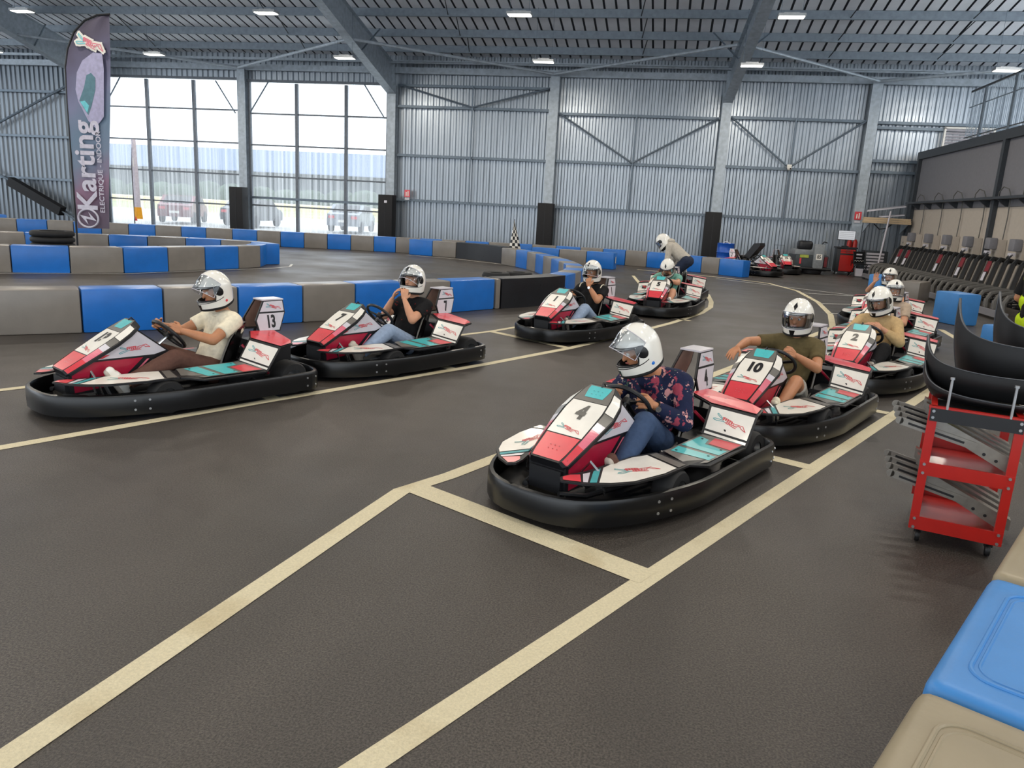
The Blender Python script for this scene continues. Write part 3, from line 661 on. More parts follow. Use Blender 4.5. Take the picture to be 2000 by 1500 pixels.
# wheels
def wheel(r, wd):
    t = MB().lathe([(r*.55, -wd/2), (r*.9, -wd/2), (r, -wd*.36), (r, wd*.36), (r*.9, wd/2), (r*.55, wd/2)], 'tyre', axis='X', n=24).mesh('tyre', ang=40)
    m = MB(); m.lathe([(0, wd*.3), (r*.2, wd*.34), (r*.3, wd*.2), (r*.5, wd*.25), (r*.56, wd*.46)], 'rim_metal', axis='X', n=18); m.lathe([(r*.56, -wd*.46), (r*.5, -wd*.25), (r*.3, -wd*.2), (r*.2, -wd*.34), (0, -wd*.3)], 'rim_metal', axis='X', n=18)
    m.cyl((wd*.3, 0, 0), (wd*.45, 0, 0), r*.1, 'trim_black', n=8); m.cyl((-wd*.3, 0, 0), (-wd*.45, 0, 0), r*.1, 'trim_black', n=8)
    return t, m.mesh('rim')
WF = wheel(.135, .13); WR = wheel(.145, .19)
WHEELS = [(WF, (-.5, .45, .135)), (WF, (.5, .45, .135)), (WR, (-.48, -.655, .145)), (WR, (.48, -.655, .145))]
# seat
st = [(.06, .165, .20, .05), (-.05, .105, .215, .10), (-.2, .08, .22, .17), (-.31, .14, .22, .20), (-.375, .28, .22, .20), (-.42, .42, .215, .18), (-.455, .53, .20, .13), (-.475, .59, .165, .06)]
P = []; P2 = []
for i, (y, z, ww, wing) in enumerate(st):
    a = st[max(i-1, 0)]; b = st[min(i+1, len(st)-1)]; t = Vector((0, b[0]-a[0], b[1]-a[1])).normalized(); n = Vector((0, t.z, -t.y))
    row = []; row2 = []
    for k in range(13):
        u = -1+k/6; off = wing*abs(u)**2.6; x = ww*math.copysign(abs(u)**.85, u); p = Vector((x, y, z))+n*off
        row.append(p); row2.append(p-n*.014+Vector((.012*u, 0, 0)))
    P.append(row); P2.append(row2)
mb = MB(); mb.grid(P, 'seat_black'); mb.grid([r[::-1] for r in P2], 'seat_black')
for r0 in (0, -1): mb.grid([P[r0], P2[r0]], 'seat_black')
kp('seat', mb, ang=60)
rim = [P[i][0] for i in range(len(P))]+[P[-1][k] for k in range(13)]+[P[i][12] for i in range(len(P)-1, -1, -1)]
kp('seat_edging', MB().tube(rim, .009, 'panel_grey', n=6))
# steering
mb = MB(); wc = Vector((0, .17, .53)); wn = Vector((0, -.73, .68)).normalized(); wu = Vector((0, .68, .73)).normalized(); wx = Vector((1, 0, 0))
mb.tube([wc+(wx*math.cos(a)+wu*math.sin(a))*.155 for a in [2*PI*i/32 for i in range(32)]], .015, 'trim_black', n=8, closed=True)
spk = MB()
for a in (PI*.5+PI, .25, PI-.25): spk.bar(wc-wn*.01, wc+(wx*math.cos(a)+wu*math.sin(a))*.15, .028, .010, 'tube_black', upv=wn)
spk.cyl(wc-wn*.03, wc+wn*.012, .035, 'trim_black', n=14)
kp('steering_wheel', mb, [('spokes', spk.mesh('spokes'))])
kp('steering_column', MB().cyl(wc-wn*.02, (0, .62, .16), .014, 'chrome', n=8))
# pedals / foot hoops
mb = MB()
for s in (-1, 1):
    kp('foot_hoop', MB().tube([(s*.14, .82, .13), (s*.14, .86, .26), (s*.2, .87, .33), (s*.27, .86, .27), (s*.28, .82, .14)], .008, 'chrome', n=6))
    kp('pedal', MB().bar((s*.2, .74, .12), (s*.2, .80, .26), .05, .012, 'rim_metal'), smooth=False)
# nose panel
FN = Frame((0, 1.04, .335), (-1, 0, 0), (0, -.57, .345))
wv_ = [(.0, .115, .095), (.02, .14, .112), (.2, .168, .128), (.42, .198, .136), (.54, .180, .122), (.62, .142, .104), (.66, .10, .085)]
DROP = .035
C0 = [[FN.p(-ci, v_), FN.p(ci, v_)] for v_, wo, ci in wv_]
mb = MB(); mb.grid(C0, 'trim_black')
mb.grid([[FN.p(-wo, v_, -DROP), FN.p(-ci, v_)] for v_, wo, ci in wv_], 'trim_black'); mb.grid([[FN.p(ci, v_), FN.p(wo, v_, -DROP)] for v_, wo, ci in wv_], 'trim_black')
mb.grid([[FN.p(-wo, v_, -DROP), FN.p(-wo, v_, -DROP-.022)] for v_, wo, ci in wv_], 'trim_black'); mb.grid([[FN.p(wo, v_, -DROP), FN.p(wo, v_, -DROP-.022)] for v_, wo, ci in wv_], 'trim_black')
mb.poly([FN.p(-wv_[0][1], 0, -DROP), FN.p(-.09, 0), FN.p(.09, 0), FN.p(wv_[0][1], 0, -DROP), FN.p(wv_[0][1], 0, -DROP-.022), FN.p(-wv_[0][1], 0, -DROP-.022)], 'trim_black')
mb.poly([FN.p(-.10, .66, -DROP), FN.p(-.085, .66), FN.p(.085, .66), FN.p(.10, .66, -DROP), FN.p(.10, .66, -DROP-.022), FN.p(-.10, .66, -DROP-.022)], 'trim_black')
mb.grid([[FN.p(-wo, v_, -DROP-.022), FN.p(wo, v_, -DROP-.022)] for v_, wo, ci in wv_], 'trim_black')
def at_v(v):
    for a, b in zip(wv_[:-1], wv_[1:]):
        if a[0] <= v <= b[0]: t = (v-a[0])/(b[0]-a[0]); return a[1]+(b[1]-a[1])*t, a[2]+(b[2]-a[2])*t
    return wv_[-1][1:]
dc = MB()
def centre(v0, v1, m, k0=.95, k1=.95, h=.002):
    n = 4; vs = [v0+(v1-v0)*i/n for i in range(n+1)]
    dc.grid([[FN.p(-at_v(v)[1]*(k0+(k1-k0)*i/n), v, h), FN.p(at_v(v)[1]*(k0+(k1-k0)*i/n), v, h)] for i, v in enumerate(vs)], m)
def sidef(v0, v1, m, a=.08, b=.93):
    n = 6; vs = sorted(set([v0+(v1-v0)*i/n for i in range(n+1)]+[x[0] for x in wv_ if v0 < x[0] < v1]))
    for s in (-1, 1):
        rows = []
        for v in vs:
            wo, ci = at_v(v); r = [FN.p(s*(ci+(wo-ci)*t), v, -DROP*t+.0045) for t in (a, b)]; rows.append(r if s > 0 else r[::-1])
        dc.grid(rows, m)
centre(.012, .20, 'panel_red', .9, .92); centre(.208, .50, 'panel_white'); centre(.505, .652, 'panel_grey', .97, .97); centre(.54, .642, 'panel_teal', .52, .80, .0035)
sidef(.015, .16, 'panel_red'); sidef(.16, .30, 'panel_pink'); sidef(.30, .36, 'panel_lilac'); sidef(.36, .44, 'panel_grey'); sidef(.445, .60, 'panel_white')
logo(dc, FN, 0, .262, .17, .06, .004)
for sv in (.10, .585):
    for a in (-.03, 0, .03):
        for b in (-.014, .014): dc.lathe([(0.0001, .0), (.004, .0)], 'bolt_metal', FN.p(a, sv+b, .005), 'Z', 6)
kp('nose_panel', mb, [('nose_print', dc.mesh('nose_print', smooth=False))], smooth=True, ang=20)
kp('nose_clip', MB().tube([FN.p(0, .64, .004), FN.p(0, .67, .01), FN.p(0, .68, -.03)], .006, 'trim_black', n=6))
# console sides
for s in (-1, 1):
    fr = Frame((s*.125, .5, .25), (0, s*1.0, 0), (0, 0, 1)); fr.n = fr.u.cross(fr.v)
    def q(y, z, h=0., s=s): return Vector((s*(.135+(.62-z)*-.02+h+(.05 if y > .85 else 0)*0), y, z))
    mb = MB(); ol = [(.50, .625), (.24, .42), (.33, .30), (.62, .12), (1.0, .12), (1.0, .345), (.85, .43)]
    pts = [q(*a) for a in ol]; mb.prism(pts if s > 0 else pts[::-1], (-s*.012, 0, 0), 'trim_black')
    d = MB()
    def pg(l, m, h=.003):
        p_ = [q(a, b, h) for a, b in l]; d.poly(p_ if s > 0 else p_[::-1], m)
    pg([(.50, .61), (.265, .425), (.36, .40), (.84, .40), (.83, .43)], 'panel_lilac')
    pg([(.84, .385), (.45, .385), (.66, .19), (.98, .16), (.985, .34)], 'panel_crimson'); pg([(.82, .43), (.70, .43), (.76, .405), (.84, .405)], 'panel_red', .004)
    pg([(.42, .37), (.40, .37), (.60, .18), (.62, .18)], 'panel_pink'); pg([(.38, .36), (.365, .36), (.55, .18), (.565, .18)], 'panel_grey')
    fl = Frame(q(.5, .47, .004), (0, -1, 0) if s < 0 else (0, 1, 0), (0, 0, 1))
    logo(d, fl, -.02 if s < 0 else .02, .0, .24, .08, .001, rot=.28 if s < 0 else -.28)
    kp('console_side', mb, [('console_print', d.mesh('console_print', smooth=False))], smooth=False)
kp('console_front', MB().prism([(-.13, 1.0, .15), (.13, 1.0, .15), (.13, 1.01, .30), (-.13, 1.01, .30)], (0, -.03, 0), 'trim_black'), smooth=False)
# front leaves and rear pods
def slab(pts, th, m='trim_black'):
    b = MB(); n = (Vector(pts[1])-Vector(pts[0])).cross(Vector(pts[2])-Vector(pts[0])).normalized()
    if n.z < 0: n = -n; pts = pts[::-1]
    b.prism([Vector(p)-n*th for p in pts], n*th, m); return b
def inset_poly(pts, k):
    c = sum((Vector(p) for p in pts), Vector())/len(pts); return [c+(Vector(p)-c)*k for p in pts]
def lift(pts, h):
    pts = [Vector(p) for p in pts]; n = (pts[1]-pts[0]).cross(pts[2]-pts[0]).normalized()
    if n.z < 0: n = -n; pts = pts[::-1]
    return [p+n*h for p in pts]
for s in (-1, 1):
    X = lambda l: [(s*a, b, c) for a, b, c in l]
    zl = lambda x, y: .285+.05*(x-.2)/.35*0+.03*(1-y)*.6
    leaf2 = [(.155, 1.10), (.19, 1.14), (.30, 1.085), (.41, .98), (.49, .84), (.545, .60), (.56, .36), (.31, .31), (.25, .50), (.225, .72), (.20, .93), (.165, 1.03)]
    Z = lambda a, b: (s*a, b, zl(a, b)-.03*(a-.2))
    leaf = [Z(*p) for p in leaf2]
    d = MB()
    def pg(l, m, h=.003): d.poly(lift([Z(*p) for p in l], h), m)
    pg([(.168, 1.09), (.195, 1.125), (.28, 1.075), (.215, .99), (.178, 1.035)], 'panel_red'); pg([(.29, 1.07), (.31, 1.055), (.235, .92), (.22, .97)], 'panel_lilac')
    pg([(.32, 1.05), (.345, 1.02), (.24, .82), (.237, .89)], 'ink_teal'); pg([(.355, 1.01), (.40, .965), (.475, .84), (.53, .60), (.535, .47), (.305, .41), (.265, .52), (.243, .72), (.245, .80)], 'panel_white'); pg([(.54, .45), (.545, .375), (.325, .33), (.31, .39)], 'panel_grey')
    ctr = Vector(Z(.385, .68)); nn = (Vector(Z(.5, .6))-ctr).cross(Vector(Z(.3, .8))-ctr); nn = nn if nn.z > 0 else -nn; nn.normalize()
    uu = Vector((s*.25, -.9, 0)); vv = nn.cross(uu) 
    fr = Frame(ctr+nn*.004, uu, vv); logo(d, fr, 0, 0, .28, .12, .001, rot=.0, th=.045)
    kp('front_fairing', slab(leaf, .012), [('fairing_print', d.mesh('fairing_print', smooth=False))], smooth=False)
    # flat rear pod
    A = [(s*.33, .31, .292), (s*.55, .35, .282), (s*.61, .18, .252), (s*.61, -.37, .252), (s*.33, -.27, .30), (s*.33, .0, .285)]
    d = MB(); Q = lambda l, m, h=.003: d.poly(lift([(s*a, b, .252+(.61-a)*.16+(b > .25)*.0) for a, b in l], h), m)
    Q([(.35, .29), (.53, .33), (.59, .18), (.59, -.355), (.345, -.255)], 'panel_grey', .014)
    Q([(.36, .12), (.37, .24), (.58, .14), (.58, .04)], 'panel_teal', .016); Q([(.36, .08), (.58, .0), (.58, -.12), (.44, -.09), (.42, -.19), (.36, -.19)], 'panel_teal', .016)
    Q([(.45, -.12), (.585, -.16), (.585, -.33), (.43, -.26)], 'panel_red', .016)
    for a, b in ((.39, .2), (.55, .08), (.55, -.1), (.39, -.16)): d.lathe([(.0001, 0), (.009, 0)], 'ink_black', (s*a, b, .252+(.61-a)*.16+.018), 'Z', 8)
    body = slab(A, .012)
    kp('side_pod', body, [('pod_print', d.mesh('pod_print', smooth=False))], smooth=False)
    # upright white panel of the pod
    B = [(s*.335, -.255, .312), (s*.61, -.375, .252), (s*.615, -.50, .445), (s*.32, -.375, .492)]
    b2 = MB(); nb = (Vector(B[1])-Vector(B[0])).cross(Vector(B[3])-Vector(B[0])).normalized(); nb = nb if nb.y > 0 else -nb
    b2.prism([Vector(p)-nb*.012 for p in B], nb*.012, 'trim_black')
    d = MB()
    def bl(u, v): return Vector(B[0])*(1-u)*(1-v)+Vector(B[1])*u*(1-v)+Vector(B[2])*u*v+Vector(B[3])*(1-u)*v
    def qq(u0, u1, v0, v1, m, h=.003):
        p_ = [bl(u0, v0)+nb*h, bl(u1, v0)+nb*h, bl(u1, v1)+nb*h, bl(u0, v1)+nb*h]; d.poly(p_ if (p_[1]-p_[0]).cross(p_[3]-p_[0]).dot(nb) > 0 else p_[::-1], m)
    qq(.05, .95, .03, .11, 'panel_white'); qq(.05, .95, .18, .92, 'panel_white')
    uu = (bl(1, .5)-bl(0, .5)) if s < 0 else (bl(0, .5)-bl(1, .5)); fr = Frame(bl(.5, .58)+nb*.004, uu, nb.cross(uu)); logo(d, fr, 0, 0, .22, .085, .001)
    d.lathe([(.0001, 0), (.009, 0)], 'ink_black', bl(.45, .28)+nb*.006, 'Y', 8)
    kp('pod_upright', b2, [('pod_upright_print', d.mesh('pod_upright_print', smooth=False))], smooth=False)
    # red rear shelf
    Cc = [(s*.32, -.375, .492), (s*.615, -.502, .447), (s*.60, -.62, .462), (s*.50, -.68, .470), (s*.12, -.74, .505), (s*.10, -.50, .512)]
    d = MB(); cp = inset_poly(Cc, .93); d.poly([p+Vector((0, 0, .006)) for p in (cp if s < 0 else cp)], 'panel_red')
    for a, b in ((.25, .50), (.35, .55)): d.lathe([(.0001, 0), (.009, 0)], 'ink_black', (s*a, -b, .507), 'Z', 8)
    kp('rear_shelf', slab(Cc, .014), [('shelf_print', d.mesh('shelf_print', smooth=False))], smooth=False)
    # number plate cheek
    pl = [(-.585, .50), (-.562, .60), (-.66, .775), (-.865, .775), (-.872, .66), (-.80, .495)]
    f2 = lambda l, h: [(s*(.075+(.775-b)*.2+h), a, b) for a, b in l]
    b3 = MB(); p_ = f2(pl, 0); b3.prism(p_, (-s*.014, 0, 0), 'trim_black'); ip = [(-.72+(a+.72)*.9, .64+(b-.64)*.9) for a, b in pl]; b3.poly(f2(ip, -.0155), 'plate_inner')
    d = MB()
    w1 = [(-.593, .51), (-.575, .60), (-.607, .66), (-.862, .66), (-.792, .507)]; w2 = [(-.615, .675), (-.668, .764), (-.855, .764), (-.860, .675)]
    for ww in (w1, w2): p_ = f2(ww, .003); d.poly(p_ if s < 0 else p_[::-1], 'panel_lilac')
    fr = Frame((s*(.075+.055*.2+.005), -.755, .72), (0, -1, 0) if s < 0 else (0, 1, 0), (s*-.2, 0, 1)); logo(d, fr, 0, 0, .15, .06, .001)
    kp('number_cheek', b3, [('cheek_print', d.mesh('cheek_print', smooth=False))], smooth=False)
mb = MB(); mb.prism([(-.08, -.655, .772), (.08, -.655, .772), (.08, -.868, .772), (-.08, -.868, .772)], (0, 0, .012), 'panel_lilac'); kp('number_bridge', mb, smooth=False)
mb = MB()
for s in (-1, 1): kp('bracket_stay', MB().tube([(s*.12, -.6, .13), (s*.125, -.66, .35), (s*.12, -.7, .51)], .014, 'tube_black', n=6)); kp('seat_stay', MB().tube([(s*.22, -.36, .42), (s*.32, -.45, .3), (s*.33, -.55, .16)], .012, 'panel_crimson' if s < 0 else 'chrome', n=6))
DIG = {}
def make_kart(num, label, loc, th, nose=True, group=None, skip=(), tilt=None):
    t = thing('racing_kart', label, 'kart', (loc[0], loc[1], 0), th-PI/2, group)
    for nm, me, ch in KP:
        if nm in skip: continue
        o = link(nm, me, t)
        if nm == 'bumper_bolts': o['kind'] = 'stuff'
        for cn, cm in ch: link(cn, cm, o)
        if nm == 'nose_panel': nose_o = o
        if nm == 'number_cheek' and num: 
            s = -1 if me.vertices[0].co.x < 0 else 1
            fr = Frame((s*(.075+.193*.2+.004), -.715, .582), (0, -1, 0) if s < 0 else (0, 1, 0), (s*-.2, 0, 1))
            link('number', fr.text(num, .155, 0, 0, 'ink_black', .0015, xs=.62, bold=.006), o)
    for (ty, ri), p in WHEELS:
        o = link('wheel', ty, t, p); link('rim', ri, o)
    if num: link('number', FN.text(num, .155, 0, .40, 'ink_grey' if num in ('4', '2') else 'ink_black', .0045, xs=.78, bold=.009), nose_o)
    return t
# ================================================================== PEOPLE
def cap_geo(bm_v, bm_f, p0, r0, p1, r1, flat=False, n=14):
    p0 = Vector(p0); p1 = Vector(p1); d = p1-p0; L = d.length
    d = d/L if L > 1e-6 else Vector((0, 0, 1)); x = d.orthogonal().normalized(); y = d.cross(x)
    st = []
    if flat: st = [(p0, r0), (p1, r1)]
    else:
        for e in (-80, -55, -28): a = math.radians(e); st.append((p0+d*r0*math.sin(a), r0*math.cos(a)))
        st += [(p0, r0), (p1, r1)]
        for e in (28, 55, 80): a = math.radians(e); st.append((p1+d*r1*math.sin(a), r1*math.cos(a)))
    o = len(bm_v)
    for c, r in st:
        for k in range(n): t = 2*PI*k/n; bm_v.append(c+(x*math.cos(t)+y*math.sin(t))*r)
    m = len(st)
    for i in range(m-1):
        for k in range(n): bm_f.append((o+i*n+k, o+i*n+(k+1) % n, o+(i+1)*n+(k+1) % n, o+(i+1)*n+k))
    bm_f.append(tuple(o+k for k in range(n-1, -1, -1))); bm_f.append(tuple(o+(m-1)*n+k for k in range(n)))
def ell_geo(bm_v, bm_f, c, r, R=None, n=18, k=12):
    o = len(bm_v); R = R or Matrix.Identity(3); c = Vector(c)
    for j in range(k+1):
        e = (-.5+j/k)*PI*.995
        for i in range(n): t = 2*PI*i/n; bm_v.append(c+R@Vector((r[0]*math.cos(t)*math.cos(e), r[1]*math.sin(t)*math.cos(e), r[2]*math.sin(e))))
    for j in range(k):
        for i in range(n): bm_f.append((o+j*n+i, o+j*n+(i+1) % n, o+(j+1)*n+(i+1) % n, o+(j+1)*n+i))
    bm_f.append(tuple(o+i for i in range(n-1, -1, -1))); bm_f.append(tuple(o+k*n+i for i in range(n)))
def blob(parts, voxel, smooth=4):
    v = []; f = []
    for p in parts:
        if p[0] == 'e': ell_geo(v, f, *p[1:])
        else: cap_geo(v, f, *p[1:5], flat=p[0] == 'f')
    me = bpy.data.meshes.new('blob'); me.from_pydata([tuple(q) for q in v], [], f)
    o = bpy.data.objects.new('blob', me); COL.objects.link(o)
    m = o.modifiers.new('r', 'REMESH'); m.mode = 'VOXEL'; m.voxel_size = voxel
    if smooth: s = o.modifiers.new('s', 'SMOOTH'); s.factor = .5; s.iterations = smooth
    bpy.context.view_layer.update()
    out = bpy.data.meshes.new_from_object(o.evaluated_get(bpy.context.evaluated_depsgraph_get()))
    bpy.data.objects.remove(o); bpy.data.meshes.remove(me)
    out.polygons.foreach_set('use_smooth', [True]*len(out.polygons)); return out
def join_meshes(name, items):
    # items: (mesh, material) -> one mesh
    v = []; f = []; mi = []; mats = []
    for me, m in items:
        m = MATS[m] if isinstance(m, str) else m
        if m not in mats: mats.append(m)
        o = len(v); v += [tuple(q.co) for q in me.vertices]
        for p in me.polygons: f.append([i+o for i in p.vertices]); mi.append(mats.index(m))
    out = bpy.data.meshes.new(name); out.from_pydata(v, [], f)
    for m in mats: out.materials.append(m)
    out.polygons.foreach_set('material_index', mi); out.polygons.foreach_set('use_smooth', [True]*len(f)); out.update(); return out
def ik(a, b, l1, l2, pole):
    a = Vector(a); b = Vector(b); d = b-a; L = min(d.length, (l1+l2)*.995); dn = d.normalized()
    x = (l1*l1-l2*l2+L*L)/(2*L); h = math.sqrt(max(l1*l1-x*x, 1e-6)); pv = Vector(pole); pv = pv-dn*pv.dot(dn)
    if pv.length < 1e-4: pv = dn.orthogonal()
    return a+dn*x+pv.normalized()*h, a+dn*L
def hand_parts(wr, d, n, side, curl, sc=1., splay=.06):
    d = Vector(d).normalized(); n = Vector(n); n = (n-d*n.dot(d)).normalized(); l = d.cross(n)*side
    P = []; wr = Vector(wr)
    for i in range(4):
        k = wr+d*(.082-.004*abs(i-1))*sc+l*(i-1.5)*.0215*sc
        P.append(('c', wr+l*(i-1.5)*.012*sc+d*.012*sc, .0145*sc, k, .0118*sc))
        fl = (.92, 1.05, .98, .78)[i]; dd = (d+l*(i-1.5)*splay).normalized(); a = 0; p = k
        for sl, r0, r1 in ((.042, .0104, .0094), (.027, .0094, .0086), (.021, .0086, .0074)):
            a += curl; q = p+(dd*math.cos(a)+n*math.sin(a))*sl*fl*sc; P.append(('c', p, r0*sc, q, r1*sc)); p = q
    t0 = wr+d*.022*sc-l*.026*sc; t1 = t0+(d*.6-l*.65+n*.35).normalized()*.042*sc; t2 = t1+(d*.85-l*.15+n*(.3+curl*.4)).normalized()*.034*sc
    P += [('c', wr+d*.01*sc, .016*sc, t0, .0145*sc), ('c', t0, .0135*sc, t1, .0115*sc), ('c', t1, .0112*sc, t2, .009*sc)]
    return P

# ---- helmet meshes (front is +y)
def hk(z): return math.sqrt(max(0., 1-(z/.166)**2)) if z > 0 else 1-.16*(z/.16)**2
def hs(az, z, s=1.):
    k = hk(z); c = math.cos(az); b = .158 if c > 0 else .15
    ch = .018*max(0, c)**3*min(1, max(0, (-z-.03)/.06))
    return Vector((.131*k*math.sin(az)*s, (b*k*c+ch)*s, z*s))
ZL, ZH, AZ = -.072, .046, 1.12
zs = [-.155, -.13, -.10, ZL, -.05, -.025, 0, .025, ZH, .07, .09, .108, .124, .138, .149, .157, .162, .1652, .1659]
azs = sorted(set([round(-PI+2*PI*i/56, 4) for i in range(56)]+[AZ, -AZ]))
def shell(s, m):
    mb = MB(); n = len(azs)
    vs = [hs(a, z+(max(0, -math.cos(a))*.03 if z <= -.13 else 0), s) for z in zs for a in azs]
    fs = []
    for i in range(len(zs)-1):
        for j in range(n):
            a0, a1 = azs[j], azs[(j+1) % n]
            if a1 < a0: a1 += 2*PI
            if zs[i] >= ZL-1e-6 and zs[i+1] <= ZH+1e-6 and a0 >= -AZ-1e-4 and a1 <= AZ+1e-4: continue
            fs.append((i*n+j, i*n+(j+1) % n, (i+1)*n+(j+1) % n, (i+1)*n+j))
    fs.append(tuple((len(zs)-1)*n+j for j in range(n))); mb.add(vs, fs, m); return mb
H_SHELL = shell(1., 'helmet_white').mesh('helmet_shell', ang=60)
mb = shell(.87, 'lining_black'); H_LIN = mb
path = []
for t in range(13): path.append(hs(-AZ+2*AZ*t/12, ZH-.004, 1.004))
path += [hs(AZ+.05, .01, 1.004), hs(AZ+.05, -.035, 1.004)]
for t in range(13): path.append(hs(AZ-2*AZ*t/12, ZL+.004, 1.004))
path += [hs(-AZ-.05, -.035, 1.004), hs(-AZ-.05, .01, 1.004)]
H_LIN.tube(path, .0055, 'helmet_black', n=6, closed=True)
H_LIN.tube([hs(a, -.15+max(0, -math.cos(a))*.03, .95) for a in azs], .014, 'lining_black', n=8, closed=True)
H_LIN = H_LIN.mesh('lining', ang=60)
def patch(f, na, nz, m, name):
    return MB().grid([[f(i/na, j/nz) for i in range(na+1)] for j in range(nz+1)], m).mesh(name)
def vis(u, v): a = -AZ*1.2+2.4*AZ*u; return hs(a, -.082+.145*v*(1-.12*(2*u-1)**2), 1.035)
H_VIS = patch(vis, 24, 8, 'visor', 'visor')
H_VISRIM = MB().tube([vis(u/24, 0) for u in range(25)]+[vis(u/24, 1) for u in range(24, -1, -1)], .0025, 'panel_lilac', n=5, closed=True).mesh('visor_edge')
def dia(u, v): wd = .12*(1-abs(2*v-1)**1.1); return hs((2*u-1)*wd*(1+v), .078+.066*v, 1.012)
H_VENT = patch(dia, 6, 10, 'helmet_black', 'top_vent')
def chv(u, v): wd = .10+.12*v; return hs((2*u-1)*wd, -.148+.055*v, 1.012)
H_CHIN = patch(chv, 6, 5, 'helmet_black', 'chin_vent')
H_PIV = []
for s in (-1, 1):
    def pv(u, v, s=s): r = v; a = 2*PI*u; return hs(s*(1.38+.26*r*math.cos(a)), .008+.042*r*math.sin(a)-.012*r*math.cos(a), 1.02+.01*(1-r))
    H_PIV.append(patch(pv, 16, 3, 'helmet_black', 'pivot_cover'))
def brow(u, v): a = -1.5+3.0*u; return hs(a, .052+.007*v-.012*(a/1.5)**2, 1.006)
H_BROW = patch(brow, 24, 2, 'helmet_black', 'brow_seam')
def jaw(u, v): a = -1.6+3.2*u; return hs(a, -.085+.006*v+.03*(a/1.6)**4, 1.006)
H_JAW = patch(jaw, 24, 2, 'helmet_black', 'jaw_seam')
def knob(c): return MB().ball(c, .012, 'chrome', 8, 6).mesh('vent_knob')
H_KNOB = knob(hs(0, .062, 1.03)); 
def make_helmet(person, c, R, visor=0., spot=None):
    Mx = R.to_4x4(); Mx.translation = c
    h = link('helmet', H_SHELL, person); h.matrix_local = Mx; tag(h, 'glossy white full-face helmet')
    link('lining', H_LIN, h); link('top_vent', H_VENT, h); link('chin_vent', H_CHIN, h); link('brow_seam', H_BROW, h); link('jaw_seam', H_JAW, h); link('vent_knob', H_KNOB, h)
    for p in H_PIV: link('pivot_cover', p, h)
    if visor is not None:
        for nm, me in (('visor', H_VIS), ('visor_edge', H_VISRIM)):
            v = link(nm, me, h); v.rotation_euler = (visor, 0, 0)
    if spot: MB().ball(hs(-1.75, -.09, 1.0), (.004, .012, .012), spot, 10, 6).build('sticker', h)
def RH(yaw=0., pitch=0., roll=0.):   # yaw + = to own left, pitch + = looks down
    return Matrix.Rotation(yaw, 3, 'Z')@Matrix.Rotation(-pitch, 3, 'X')@Matrix.Rotation(roll, 3, 'Y')

